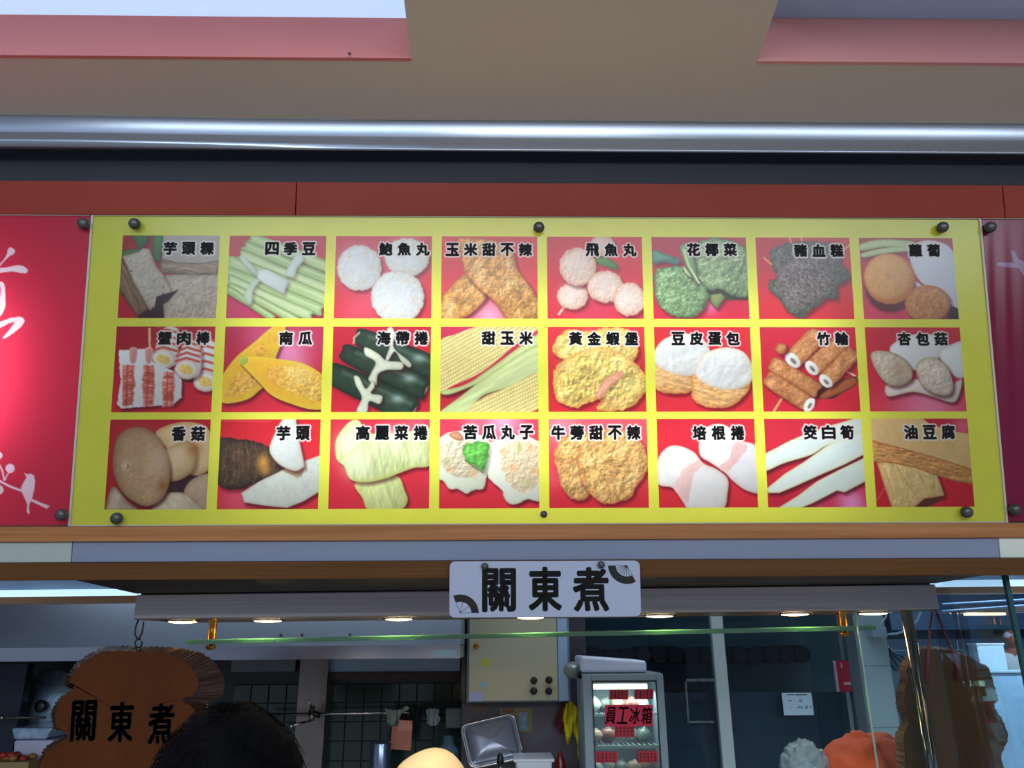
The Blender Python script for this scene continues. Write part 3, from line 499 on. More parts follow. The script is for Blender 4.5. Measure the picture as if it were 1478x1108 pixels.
M['black'] = mat('black_plastic', (16, 16, 18), .4)
M['ink'] = mat('black_ink', (12, 10, 10), .55)
M['white_plastic'] = mat('white_plastic', (214, 220, 232), .4)
M['bolt'] = mat('dark_bolt', (84, 86, 86), .38, metal=.6)
M['brass'] = mat('brass', (176, 120, 44), .25, metal=.9)
M['white_metal'] = mat('white_painted_metal', (190, 180, 166), .4)
DISH = {(0, 0): ('芋頭粿', 383, 597, 147, 'taro cake blocks with green leaves'), (0, 1): ('四季豆', 962, 1180, 150, 'green beans tied with white ribbon'), (0, 2): ('鮑魚丸', 345, 563, 158, 'three white speckled fish balls'), (0, 3): ('玉米甜不辣', 717, 1143, 165, 'two golden fried corn fish cakes'),
        (0, 4): ('飛魚丸', 285, 502, 165, 'pale pink fish balls on a skewer'), (0, 5): ('花椰菜', 858, 1073, 160, 'broccoli heads'), (0, 6): ('豬血糕', 287, 497, 163, 'dark speckled rice cake on skewers'), (0, 7): ('蘿蔔', 945, 1050, 163, 'cut carrots and a white radish'),
        (1, 0): ('蟹肉棒', 350, 573, 660, 'red and white striped crab sticks'), (1, 1): ('南瓜', 1045, 1158, 660, 'yellow pumpkin slices'), (1, 2): ('海帶捲', 335, 555, 663, 'dark green kelp rolls with pale knots'), (1, 3): ('甜玉米', 930, 1148, 663, 'sweet corn cobs with husk'),
        (1, 4): ('黃金蝦堡', 187, 513, 665, 'yellow shrimp patties'), (1, 5): ('豆皮蛋包', 770, 1093, 665, 'white topped tofu skin pouches'), (1, 6): ('竹輪', 422, 528, 665, 'brown tubes of grilled fish cake'), (1, 7): ('杏包菇', 882, 1092, 668, 'king oyster mushrooms'),
        (2, 0): ('香菇', 533, 660, 163, 'brown shiitake caps'), (2, 1): ('芋頭', 1208, 1337, 160, 'dark taro root with cut white slices'), (2, 2): ('高麗菜捲', 285, 668, 155, 'pale green cabbage rolls'), (2, 3): ('苦瓜丸子', 977, 1345, 152, 'stuffed melon balls with a green leaf'),
        (2, 4): ('牛蒡甜不辣', 103, 600, 152, 'two round golden fried cakes'), (2, 5): ('培根捲', 1015, 1268, 155, 'white rolls with pink bacon'), (2, 6): ('筊白筍', 293, 498, 132, 'white water bamboo shoots'), (2, 7): ('油豆腐', 850, 1058, 132, 'slabs of fried tofu')}
U0, PU, WU = -1.119, .2835, .2575; VR = [(.0505, .2765), (.299, .5255), (.5445, .7745)]
# ---------------------------------------------------------------- setting: soffit, cove, fascia
u_, vt = onS(739, 264, .006); Tt = S(0, vt, .006)                 # top edge of the red-orange fascia strip
Yt, Zt = Tt[1], Tt[2]; XL, XR = -2.6, 2.75
vb = -.0048
fas = thing('trim_1', S(0, (vt + vb) / 2), 'long red-orange laminate strip above the yellow menu board', 'fascia'); fas['kind'] = 'structure'; del fas['category']
seams = [-3.0, onS(427, 290, .006)[0], onS(1449, 290, .006)[0], 3.0]
for a, b in zip(seams[:-1], seams[1:]): MB().sbox(a + .0012, vt, b - .0012, vb, -.03, .006).build('panel', M['fascia_red'], fas, bevel=.001, seg=1)
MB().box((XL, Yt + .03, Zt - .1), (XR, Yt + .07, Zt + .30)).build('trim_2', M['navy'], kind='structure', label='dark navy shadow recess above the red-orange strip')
Yc = Yt - .02; zc0 = atY(739, 217, Yc)[2]; zc1 = atY(739, 200, Yc)[2]; SL = math.radians(10.4); R = .062
prof = [(Yc + .006, zc0), (Yc, zc0), (Yc, zc0 + .004), (Yc - .001, (zc0 + zc1) / 2), (Yc, zc1)]
zc2 = atY(739, 182, Yc)[2]; yy_, zz_ = Yc, zc1
for k in range(8): t = math.radians(8 + 13 * k / 7); dz = (zc2 - zc1) / 8; yy_ -= dz * math.tan(t); zz_ += dz; prof.append((yy_, zz_))
for k in range(1, 11): t = math.radians(21) + (PI / 2 - SL - math.radians(21)) * k / 10; yy_ -= .0009 * math.sin(t); zz_ += .0009 * math.cos(t); prof.append((yy_, zz_))
yE, zE = prof[-1]
mb = MB(); n = len(prof); NX = 60; vs = []
for i in range(NX + 1):
    x = XL + (XR - XL) * i / NX; wv = .012 * math.exp(-((x + 1.25) / .55) ** 2)      # the metal bellies a little at the left
    for j, (y, z) in enumerate(prof): vs.append((x, y - wv * (1 if 1 < j < n - 2 else 0), z))
mb.add(vs, [(i * n + j, i * n + j + 1, (i + 1) * n + j + 1, (i + 1) * n + j) for i in range(NX) for j in range(n - 1)], True)
mb.build('trim_3', M['cove'], kind='structure', label='satin metal cove between the soffit and the recess')
def sofz(y): return zE + (yE - y) * math.tan(SL)
def onSof(x, y):
    d = ray(x, y); k = math.tan(SL); t = (zE + yE * k - CAM[2]) / (d[2] + d[1] * k); return CAM + d * t
lx = onSof(593, 85); lx2 = onSof(583, 0); rx = onSof(1093, 88); yo = (lx[1] + rx[1]) / 2; xl_, xr_ = float(lx[0]), float(rx[0])
Y0 = .35; TH = .012
def sofbox(mb, x0, x1, y0, y1, th=.02): mb.hexa([(x0, y0, sofz(y0)), (x1, y0, sofz(y0)), (x1, y1, sofz(y1)), (x0, y1, sofz(y1))], (0, 0, th))
mb = MB(); xa, xb = XL, XR
sofbox(mb, XL, XR, yo, yE); sofbox(mb, xl_, xr_, Y0, yo); sofbox(mb, XL, XR, Y0 - .3, Y0)
mb.build('ceiling', M['beige'], kind='structure', label='glossy beige soffit sloping up over the stall front')
M['panel_lit'] = emis('lit_diffuser', (190, 220, 255), .82); M['panel_off'] = mat('unlit_diffuser', (176, 204, 234), .25, noise=((1, 4, 4), .5, (150, 180, 212)))
def recess(x0, x1, nm, lab, pm, plab):
    zr = float(atY(400 if x0 < 0 else 1250, 27 if x0 < 0 else 29, yo + .002)[2])
    mb = MB(); mb.box((x0, yo - .003, sofz(yo) - .0015), (x1, yo + .02, zr + .02)); mb.box((x0, Y0 - .02, sofz(Y0)), (x1, Y0, zr + .02))
    xs = x1 if x0 < 0 else x0 - .02
    mb.hexa([(xs, Y0, sofz(Y0)), (xs + .02, Y0, sofz(Y0)), (xs + .02, Y0, zr + .02), (xs, Y0, zr + .02)], (0, yo - Y0, 0))
    mb.build(nm, M['orange_rim'] if x0 < 0 else M['highlit_rim'], kind='structure', label=lab)
    t = thing('ceiling_light_panel', ((x0 + x1) / 2, (Y0 + yo) / 2, zr), plab, 'light panel')
    MB().box((x0 + .001, Y0 + .001, zr), (x1 - .001, yo - .004, zr + .012)).build('diffuser', pm, t)
recess(XL, xl_, 'trim_4', 'orange rim of the ceiling recess at the top left', M['panel_lit'], 'bright blue-white lit panel in the top left ceiling recess')
recess(xr_, XR, 'trim_5', 'orange rim of the ceiling recess at the top right', M['panel_off'], 'unlit grey-blue panel in the top right ceiling recess')
q = onSof(505, 79); MB().ball(q + np.array([0, -.004, .0]), (.004, .004, .004), 10, 6).build('screw', M['bolt'], label='small dark screw in the orange rim of the top left recess', cat='screw')

# ---------------------------------------------------------------- the lit menu board
yellow = sheet('yellow_print', (232, 236, 86)); printm = sheet('printed_picture'); hb = onS(739, 757)[1]
uL, uR = -1.2, 1.2; vT, vB = -.003, .8125
board = thing('menu_board', S(0, vB, 0), 'wide yellow lit menu board with three rows of eight dish pictures', 'menu board')
mb = MB(); us = [uL] + [x for k in range(8) for x in (U0 + PU * k, U0 + PU * k + WU)] + [uR]; vs_ = [vT] + [x for r in VR for x in r] + [vB]
for i in range(len(us) - 1):
    for j in range(len(vs_) - 1):
        if i % 2 == 1 and j % 2 == 1: continue
        NU = 1; mb.add([S(us[i], vs_[j]), S(us[i], vs_[j + 1]), S(us[i + 1], vs_[j + 1]), S(us[i + 1], vs_[j])], [(0, 1, 2, 3)])
mb.build('yellow_sheet', yellow, board, fix=False)
cells = paint_cells()
def halo(c, ch, cx, cy, w, h, r):
    V, Fs, E = glyph(ch); sp = V.max(0) - V.min(0); P = np.stack([cx + V[:, 0] * w / sp[0], cy - V[:, 1] * h / sp[1]], 1)
    x0, x1 = int(max(0, cx - w / 2 - 4)), int(min(CW, cx + w / 2 + 5)); y0, y1 = int(max(0, cy - h / 2 - 4)), int(min(CH, cy + h / 2 + 5))
    X, Y = _GX[y0:y1, x0:x1], _GY[y0:y1, x0:x1]; d = np.full(X.shape, 1e9)
    for a, b in E:
        ax, ay = P[a]; ex, ey = P[b] - P[a]; L = ex * ex + ey * ey + 1e-9; t = np.clip(((X - ax) * ex + (Y - ay) * ey) / L, 0, 1)
        d = np.minimum(d, (X - ax - t * ex) ** 2 + (Y - ay - t * ey) ** 2)
    al = np.clip(r + .5 - np.sqrt(d), 0, 1)[..., None] * .9
    c.img[y0:y1, x0:x1] = c.img[y0:y1, x0:x1] * (1 - al) + np.array([226, 222, 226.]) * al
def srgb2lin(a): a = np.clip(a / 255., 0, 1); return np.where(a <= .04045, a / 12.92, ((a + .055) / 1.055) ** 2.4)
def print_mesh(name, P, img, m, parent, lab=None):
    """grid mesh with one printed colour per vertex; P (ny, nx, 3) points, img (ny, nx, 3) colours"""
    ny, nx = P.shape[:2]; b = np.array(origin(parent)); me = bpy.data.meshes.new(name); me.vertices.add(ny * nx); me.vertices.foreach_set('co', (P.reshape(-1, 3) - b).ravel())
    i = (np.arange(ny - 1)[:, None] * nx + np.arange(nx - 1)[None]).ravel(); F = np.stack([i, i + nx, i + nx + 1, i + 1], 1)
    me.loops.add(F.size); me.loops.foreach_set('vertex_index', F.ravel()); me.polygons.add(len(F)); me.polygons.foreach_set('loop_start', np.arange(0, F.size, 4)); me.update(calc_edges=True)
    at = me.color_attributes.new('print', 'FLOAT_COLOR', 'POINT'); at.data.foreach_set('color', np.concatenate([srgb2lin(img.reshape(-1, 3)), np.ones((ny * nx, 1))], 1).ravel())
    me.materials.append(m); o = bpy.data.objects.new(name, me); C.objects.link(o); o.parent = parent; return setp(o, lab)
for (r, k), c in cells.items():
    txt, xa, xb, yy, lab = DISH[(r, k)]; u0 = U0 + PU * k; v0, v1 = VR[r]; n = len(txt); hs = 19.5 if r < 2 else 20
    cs = []
    for i, ch in enumerate(txt):
        (cx, cy), = c.m([(xa + (xb - xa) * i / max(1, n - 1), yy)]); cs.append((ch, cx, cy)); halo(c, ch, cx, cy, 18.0, hs - 1.6, 2.9)
    Pg = SO + SM[:, 0] * (u0 + _GX / CW * WU)[..., None] + SM[:, 1] * (v0 + _GY / CH * (v1 - v0))[..., None]
    img = 10 + c.img * .96
    o = print_mesh('dish_print', Pg, img, printm, board, 'printed picture of ' + lab)
    mb = MB(); pos = lambda x, y: S(u0 + x / CW * WU, v0 + y / CH * (v1 - v0), .0012)
    for ch, cx, cy in cs: letter(mb, ch, cx, cy, 18.0, hs - 1.6, pos, bold=1.0, n=8)
    mb.build('lettering', M['ink'], o, fix=False)
# the clear-white edge of the board and its box
mb = MB(); mb.sbox(uL - .0055, vT - .001, uL, vB + .003, -.01, .004); mb.sbox(uR, vT - .001, uR + .0055, vB + .003, -.01, .004); mb.sbox(uL, vB, uR, vB + .003, -.01, .004); mb.sbox(uL, vT - .0012, uR, vT, -.01, .004)
mb.build('edge_strip', M['white_metal'], board)
box_m = mat('white_box_inside', (225, 225, 225), .7); box_g = mat('grey_box_inside', (150, 150, 150), .7)
mb = MB(); mb.sbox(uL - .007, vT, uR + .007, vB, -.16, -.155); mb.sbox(uL - .007, vT - .004, uR + .007, vT, -.16, -.01); mb.sbox(uL - .007, vB, uR + .007, vB + .003, -.16, -.01); mb.sbox(uL - .007, vT, uL - .003, vB, -.16, -.01); mb.sbox(uR + .003, vT, uR + .007, vB, -.16, -.01)
mb.build('light_box', box_m, board)
def bolt(px, py, r=.0145, parent=None, w=0.0):
    u, v = onS(px, py, w + .02); c0 = S(u, v, w); ax = -SM[:, 2]
    MB().lathe(c0, ax, [(r * .6, 0), (r * .6, .008), (r, .010), (r * 1.03, .017), (r * .9, .023), (r * .55, .027), (r * .2, .028)], 20).build('fixing_bolt', M['bolt'], parent)
for p in ((193, 322), (778, 327), (1362, 327), (167, 748), (785, 742), (1397, 739)): bolt(*p, r=.0145 if p[0] != 785 else .009, parent=board)
def tube_light(name, u0, u1, v, power, col=(.95, 1, 1), sy=.14, w=-.13):
    c0 = S((u0 + u1) / 2, v, w); l = bpy.data.lights.new(name, 'AREA'); l.shape = 'RECTANGLE'; l.size = u1 - u0; l.size_y = sy; l.energy = power; l.color = col
    o = bpy.data.objects.new(name, l); C.objects.link(o)
    ax = SM[:, 0]; ay = -SM[:, 1]; az = SM[:, 2]; o.matrix_world = Matrix([[ax[i], ay[i], az[i], c0[i]] for i in range(3)] + [[0, 0, 0, 1]])
tube_light('sign_tube', -.8, .8, .29, 2.6); tube_light('sign_tube', -.8, .8, .60, 3.0)
# ---------------------------------------------------------------- the red side panels
def raster(P, shapes, img, pos2):
    """pos2: local (x, y) image coordinates per vertex (in photo-measured sign units)"""
    X, Y = pos2
    for pts, col, sm in shapes:
        Q = smooth(pts, 5) if sm else np.array(pts, float)
        mn, mx = Q.min(0) - 4, Q.max(0) + 4; k = (X > mn[0]) & (X < mx[0]) & (Y > mn[1]) & (Y < mx[1])
        if not k.any(): continue
        d = sdf(Q, X[k], Y[k]); a = np.clip(d / .9 + .5, 0, 1)[:, None]; img[k] = img[k] * (1 - a) + np.array(col, float) * a
def band(pts, w):
    P = smooth_open(pts); o1 = []; o2 = []
    for i in range(len(P)):
        d = P[min(i + 1, len(P) - 1)] - P[max(0, i - 1)]; d = d / (np.hypot(*d) + 1e-9); nn = np.array([-d[1], d[0]]) * w / 2; o1.append(P[i] + nn); o2.append(P[i] - nn)
    return [tuple(p) for p in o1] + [tuple(p) for p in o2[::-1]]
def smooth_open(pts, n=5):
    P = [np.array(p, float) for p in pts]; P = [2 * P[0] - P[1]] + P + [2 * P[-1] - P[-2]]; o = []
    for i in range(1, len(P) - 2):
        for k in range(n):
            t = k / n; p0, p1, p2, p3 = P[i - 1:i + 3]; o.append(.5 * (2 * p1 + (p2 - p0) * t + (2 * p0 - 5 * p1 + 4 * p2 - p3) * t * t + (3 * p1 - p0 - 3 * p2 + p3) * t ** 3))
    return np.array(o + [P[-2]])
def disc(x, y, r): return [(x + r * math.cos(t * PI / 10), y + r * math.sin(t * PI / 10)) for t in range(20)]
A_ = lambda pts: [(x / 6.517, 330 + y / 6.517) for x, y in pts]
B_ = lambda pts: [(x / 7.385, 620 + y / 7.385) for x, y in pts]
R_ = lambda pts: [(1400 + x / 2.357, 310 + y / 2.357) for x, y in pts]
PK = (236, 214, 226)
left_shapes = [(A_(p), PK, True) for p in ([(0, 330), (55, 262), (75, 195), (100, 175), (140, 200), (130, 235), (90, 258), (40, 305), (0, 350), (-60, 420), (-80, 400)], [(-80, 380), (0, 370), (80, 360), (150, 345), (215, 350), (260, 385), (245, 418), (190, 415), (110, 402), (0, 415), (-80, 425)], [(-60, 500), (0, 497), (32, 508), (47, 560), (50, 720), (25, 790), (0, 822), (-30, 830), (-10, 700), (5, 600), (0, 540), (-60, 530)])]
left_shapes += [(A_([(-60, 905), (0, 875), (100, 840), (190, 825), (225, 845), (232, 872), (200, 920), (120, 985), (40, 1035), (22, 1028), (90, 950), (145, 872), (80, 890), (0, 932), (-60, 960)]), PK, False)]
left_shapes += [(B_(disc(108, 412, 49)), PK, False), (B_(disc(-14, 275, 40)), PK, False), (B_(disc(-14, 640, 52)), PK, False), (B_(band([(-60, 520), (0, 548), (100, 600), (235, 652)], 24)), PK, False), (B_(band([(-10, 370), (25, 440), (45, 540)], 18)), PK, False), (B_(band([(52, 545), (65, 500), (100, 450)], 13)), PK, False),
                (B_([(258, 462), (292, 476), (330, 470), (362, 488), (373, 540), (364, 630), (352, 700), (338, 735), (440, 778), (532, 812), (498, 842), (430, 808), (330, 762), (310, 800), (306, 840), (320, 890), (298, 896), (286, 870), (292, 800), (260, 722), (234, 668), (225, 620), (252, 560), (286, 508)]), PK, False)]
right_shapes = [(R_([(92, 162), (150, 162), (138, 122), (150, 122), (166, 150), (200, 165), (215, 230), (184, 208), (166, 182), (92, 174)]), (190, 150, 190), False), (R_(band([(184, 175), (260, 250), (300, 300)], 30)), (190, 150, 190), False)]
def side_panel(u0, u1, shapes, col, name, lab, part_lab, wr):
    t = thing(name, S((u0 + u1) / 2, vB, 0), lab, 'sign'); nx = int((u1 - u0) / .0024); ny = int((vB - vT) / .0024)
    U, V = np.meshgrid(np.linspace(u0, u1, nx), np.linspace(vT, vB, ny)); P = SO + SM[:, 0] * U[..., None] + SM[:, 1] * V[..., None]
    if wr: P = P - SM[:, 2] * (.0007 * np.sin((U * 130 + V * 9)) * np.clip((V + .05) * 3, 0, 1) * (.6 + .4 * np.sin(U * 37)))[..., None]
    q = (P - CAM) @ CR; X = 739 + FPX * q[..., 0] / q[..., 2]; Y = 554 + FPX * q[..., 1] / q[..., 2]
    # artwork measured in picture units, laid out on the sheet
    img = np.ones(P.shape) * np.array(col, float); raster(P, shapes, img, (X, Y)); print_mesh('printed_sheet', P, img, printm, t, part_lab)
    mb = MB(); mb.sbox(u0, vT, u1, vB, -.16, -.155); mb.sbox(u0, vT - .004, u1, vT, -.16, -.01); mb.sbox(u0, vB, u1, vB + .003, -.16, -.01); mb.sbox(u0, vT, u0 + .003, vB, -.16, -.01); mb.sbox(u1 - .003, vT, u1, vB, -.16, -.01); mb.build('light_box', box_g, t); MB().sbox(u0, vT - .0012, u1, vT, -.01, .004).build('edge_strip', M['white_metal'], t); return t
lp = side_panel(-1.95, uL - .009, left_shapes, (204, 50, 76), 'red_sign', 'glowing red sign with white brush strokes and a bird, at the left edge', 'red sheet printed with brush writing, berries and a bird', False)
bolt(119, 322, .0145, lp); bolt(87, 743, .0145, lp)
rp = side_panel(uR + .009, 1.95, right_shapes, (158, 34, 76), 'red_sign', 'dull crimson sign with wrinkled film at the right edge of the menu board', 'crimson sheet with a pale stroke at its top', True)
bolt(1431, 327, .0145, rp); bolt(1467, 735, .0145, rp)
tube_light('sign_tube_left', -1.9, -1.42, .42, 5.4, (1, .97, 1), .34, -.125)
# ---------------------------------------------------------------- rails under the signs
v1 = onS(739, 757.5, .014)[1]; v2 = onS(739, 779, .014)[1]; v3 = onS(739, 809, .014)[1]; v4 = onS(739, 834, .014)[1]
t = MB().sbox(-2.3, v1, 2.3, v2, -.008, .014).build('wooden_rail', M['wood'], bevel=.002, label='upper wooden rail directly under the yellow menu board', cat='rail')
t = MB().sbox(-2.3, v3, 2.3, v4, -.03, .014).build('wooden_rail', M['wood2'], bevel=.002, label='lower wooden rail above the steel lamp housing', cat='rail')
ua, ub = onS(105, 793)[0], onS(1441, 790)[0]
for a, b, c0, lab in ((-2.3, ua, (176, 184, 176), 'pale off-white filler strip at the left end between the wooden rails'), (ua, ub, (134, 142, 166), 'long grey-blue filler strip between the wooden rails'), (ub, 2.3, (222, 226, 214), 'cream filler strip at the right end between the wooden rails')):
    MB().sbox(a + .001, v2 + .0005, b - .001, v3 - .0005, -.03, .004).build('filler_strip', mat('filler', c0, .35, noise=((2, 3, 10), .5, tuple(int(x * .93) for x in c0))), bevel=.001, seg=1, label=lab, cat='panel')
# small white shop board hung from the lower rail
q0 = onS(649, 810, .03); q1 = onS(925, 889, .03); wS = .03
hs_ = thing('hanging_shop_sign', S((q0[0] + q1[0]) / 2, q1[1], wS), 'small white rounded sign with three black characters and two fans, under the menu board', 'sign')
fx = (q1[0] - q0[0]) / (1405 - 45.); fy = (q1[1] - q0[1]) / (445 - 45.)
sp = lambda x, y, w=wS + .0062: S(q0[0] + (x - 45) * fx, q0[1] + (y - 45) * fy, w)
rr = 40; pts = []
for cx, cy, a0 in ((1405 - rr, 45 + rr, -90), (1405 - rr, 445 - rr, 0), (45 + rr, 445 - rr, 90), (45 + rr, 45 + rr, 180)):
    for k in range(7): t = math.radians(a0 + k * 15); pts.append(sp(cx + rr * math.cos(t), cy + rr * math.sin(t), wS + .006))
M['sign_white'] = mat('sign_white', (176, 184, 206), .35)
MB().prism(pts, SM[:, 2] * .012).build('board', M['sign_white'], hs_, bevel=.0015)
mb = MB()
for ch, cx, cy, ww, hh in (('關', 398, 250, 222, 296), ('東', 725, 244, 218, 300), ('煮', 1050, 248, 240, 300)): letter(mb, ch, cx, cy, ww, hh, sp, bold=10, n=10)
mb.build('characters', M['ink'], hs_, fix=False)
def fan(cx, cy, r0, r1, a0, a1, ribs, rib_r):
    mb = MB(); N = 14; vs = []
    for k in range(N + 1): t = math.radians(a0 + (a1 - a0) * k / N); vs += [sp(cx + r0 * math.cos(t), cy + r0 * math.sin(t)), sp(cx + r1 * math.cos(t), cy + r1 * math.sin(t))]
    mb.add(vs, [(2 * k, 2 * k + 1, 2 * k + 3, 2 * k + 2) for k in range(N)])
    for k in range(ribs):
        t = math.radians(a0 + (a1 - a0) * (k + .03) / max(1, ribs - 1 + .06)); c_, s_ = math.cos(t), math.sin(t); hw = 1.6
        mb.add([sp(cx - s_ * hw, cy + c_ * hw), sp(cx + s_ * hw, cy - c_ * hw), sp(cx + rib_r * c_ + s_ * hw, cy + rib_r * s_ - c_ * hw), sp(cx + rib_r * c_ - s_ * hw, cy + rib_r * s_ + c_ * hw)], [(0, 1, 2, 3)])
    mb.build('fan_emblem', M['ink'], hs_, fix=False)
fan(122, 412, 80, 132, -112, 0, 4, 82); fan(1310, 78, 80, 134, 62, 180, 9, 82)
for x, y in ((297, 78), (1124, 70)): MB().lathe(sp(x, y, wS + .006), -SM[:, 2], [(.006, 0), (.0085, .003), (.009, .010), (.006, .014), (.002, .015)], 16).build('fixing_bolt', M['bolt'], hs_)
# ---------------------------------------------------------------- shell of the kitchen and of the stall
M['floor'] = mat('grey_floor_tile', (196, 188, 180), .35, noise=((3, 3, 3), .5, (184, 176, 168)))
M['kwall'] = mat('stained_steel_wall', (92, 86, 94), .4, metal=.45, noise=((1.5, 1, 1.2), .7, (62, 56, 62)), bump=((2, 2, 2), .1))
M['kdark'] = mat('dark_wall', (34, 42, 46), .5, noise=((1, 1, 1), .5, (24, 30, 34)))
M['kceil'] = mat('kitchen_ceiling', (96, 100, 106), .7)
M['blue'] = mat('pale_blue_panel', (150, 190, 222), .5, noise=((1, 1, 1), .4, (132, 172, 206)))
M['deepblue'] = mat('deep_blue_wall', (62, 86, 116), .5)
FX0, FX1, FY0, FY1 = -4.2, 9.6, -7.8, 12.8
def slabs(name, k, m, a, b, **kw): o = MB().box(a, b).build(name, m, kind='structure', **kw); return o
slabs('floor', 0, M['floor'], (FX0, FY0, -.05), (FX1, FY1, 0))
KY = 4.65; XW = float(atY(820, 1000, KY)[0])
slabs('wall_back', 0, M['kdark'], (FX0, KY, 0), (XW, KY + .06, 2.9), label='dark back wall of the kitchen')
slabs('wall_left', 0, M['kdark'], (FX0 - .06, 2.3, 0), (FX0, KY, 2.9))
slabs('wall_right', 0, M['deepblue'], (FX1, 2.3, 0), (FX1 + .06, FY1, 2.9))
slabs('wall_far', 0, M['deepblue'], (XW, FY1 - .06, 0), (FX1, FY1, 2.9), label='deep blue wall far behind the right end')
slabs('ceiling', 0, M['kceil'], (FX0, 2.2, 2.9), (FX1, FY1, 2.95), label='ceiling of the kitchen')
slabs('wall_front', 0, M['kceil'], (FX0, 2.2, 2.10), (FX1, 2.24, 2.9), label='back of the sign wall over the counter')
area('kitchen_fill', (-1.2, 3.3, 2.85), (0, 0, 0), 2.4, .2, 11, (.80, .90, 1.0))  # unseen fill lamps added for the kitchen's ambient light
area('kitchen_fill', (1.2, 3.6, 2.85), (0, 0, 0), 1.4, .2, 11, (.82, .92, 1.0))
area('far_fill', (7.2, 9.2, 2.85), (0, 0, 0), 2.4, .3, 130, (.70, .88, 1.0))  # unseen fill lamps added to brighten the neighbouring stall
area('far_fill', (4.0, 6.0, 2.85), (0, 0, 0), 2.0, .3, 70, (.70, .88, 1.0))
# inner beam with a tube resting over a wooden strip
def XZ(px, py, Y): p = atY(px, py, Y); return float(p[0]), float(p[2])
BY = 3.0; zl = XZ(60, 866, BY)[1]; zr_ = XZ(1420, 851, BY)[1]; xl0, xr0 = -2.9, 3.2
def bz(x, dz=0): return zl + (zr_ - zl) * (x + 1.9) / 3.9 + dz
def beam(mb, y0, y1, d0, d1): mb.hexa([(xl0, y0, bz(xl0, d0)), (xr0, y0, bz(xr0, d0)), (xr0, y0, bz(xr0, d1)), (xl0, y0, bz(xl0, d1))], (0, y1 - y0, 0))
bm_ = thing('inner_lamp_beam', (0.15, BY, bz(.15)), 'long lit beam with a pale wooden lower edge behind the lamp housing', 'lamp')
mb = MB(); beam(mb, BY, BY + .1, -.011, .012); mb.build('wooden_edge', mat('pale_wood', (206, 160, 120), .4, noise=((1.5, 20, 60), .5, (180, 130, 90))), bm_)
mb = MB(); beam(mb, BY + .085, BY + .10, .012, .30); mb.build('reflector', mat('beam_reflector', (190, 212, 236), .3, metal=.3, noise=((3, 9, 9), .6, (116, 146, 180))), bm_)
MB().tube([(xl0 + .02, BY + .05, bz(xl0, .028)), (xr0 - .02, BY + .05, bz(xr0, .028))], .013, 10).build('lamp_tube', emis('cool_tube', (190, 226, 255), 1.15), bm_)
# ---------------------------------------------------------------- stainless lamp housing under the sign box
HY = 2.42; xa_, za = XZ(197, 858, HY); _, zab = XZ(190, 894, HY); xb_, zb = XZ(1350, 843, HY); _, zbb = XZ(1350, 880, HY)
def hz(x, t): return (za + (zb - za) * (x - xa_) / (xb_ - xa_)) * (1 - t) + (zab + (zbb - zab) * (x - xa_) / (xb_ - xa_)) * t
hs = thing('lamp_housing', ((xa_ + xb_) / 2, HY, hz(0, 1)), 'long brushed steel lamp housing hanging under the sign box, warm spots in its underside', 'hood')
HD = .40
mb = MB(); mb.hexa([(xa_, HY, hz(xa_, 0)), (xb_, HY, hz(xb_, 0)), (xb_, HY, hz(xb_, .97)), (xa_, HY, hz(xa_, .97))], (0, .012, 0)); mb.build('front_panel', M['steel'], hs, bevel=.003)
mb = MB(); mb.hexa([(xa_, HY + .012, hz(xa_, .02)), (xb_, HY + .012, hz(xb_, .02)), (xb_, HY + .012, hz(xb_, .3)), (xa_, HY + .012, hz(xa_, .3))], (0, HD, 0))
for x in (xa_, xb_ - .012): mb.hexa([(x, HY + .012, hz(x, 0)), (x + .012, HY + .012, hz(x, 0)), (x + .012, HY + .012, hz(x, 1)), (x, HY + .012, hz(x, 1))], (0, HD, 0))
mb.hexa([(xa_, HY + HD, hz(xa_, 0)), (xb_, HY + HD, hz(xb_, 0)), (xb_, HY + HD, hz(xb_, 1)), (xa_, HY + HD, hz(xa_, 1))], (0, .012, 0)); mb.build('housing_body', M['dark_steel'], hs)
mb = MB(); mb.hexa([(xa_ + .012, HY + .012, hz(xa_, .93)), (xb_ - .012, HY + .012, hz(xb_, .93)), (xb_ - .012, HY + .012, hz(xb_, .98)), (xa_ + .012, HY + .012, hz(xa_, .98))], (0, HD - .012, 0)); mb.build('underside', mat('bronze_underside', (170, 140, 112), .3, metal=.7), hs)
warm = emis('warm_lens', (255, 206, 140), 9)
for px, py in ((262, 897), (385, 901), (575, 899), (766, 896), (953, 892), (1149, 888), (1262, 882)):
    X = float(atY(px, py, HY + .16)[0]); Z = hz(X, .98)
    f = MB().lathe((X, HY + .17, Z + .006), (0, 0, -1), [(.052, 0), (.056, .004), (.056, .010), (.046, .011)], 24).build('spot_ring', M['chrome'], hs)
    MB().lathe((X, HY + .17, Z - .0035), (0, 0, -1), [(.045, 0), (.04, .0035), (.02, .006), (.004, .0065)], 20).build('spot_lens', warm, f, label='glowing warm lens')
    if 300 < px < 1200:
        l = bpy.data.lights.new('housing_spot', 'SPOT'); l.energy = 14; l.color = (1, .72, .42); l.spot_size = math.radians(172); l.spot_blend = .25; l.shadow_soft_size = .045
        o = bpy.data.objects.new('housing_spot', l); C.objects.link(o); o.location = (X, HY + .17, Z - .016)
MB().hexa([(xa_, HY + .03, hz(xa_, 0)), (xb_, HY + .03, hz(xb_, 0)), (xb_, HY + .03, 2.099), (xa_, HY + .03, 2.099)], (0, .01, 0)).build('light_blocker', M['black'], hs)  # black sheet added to block the beam tube above the housing
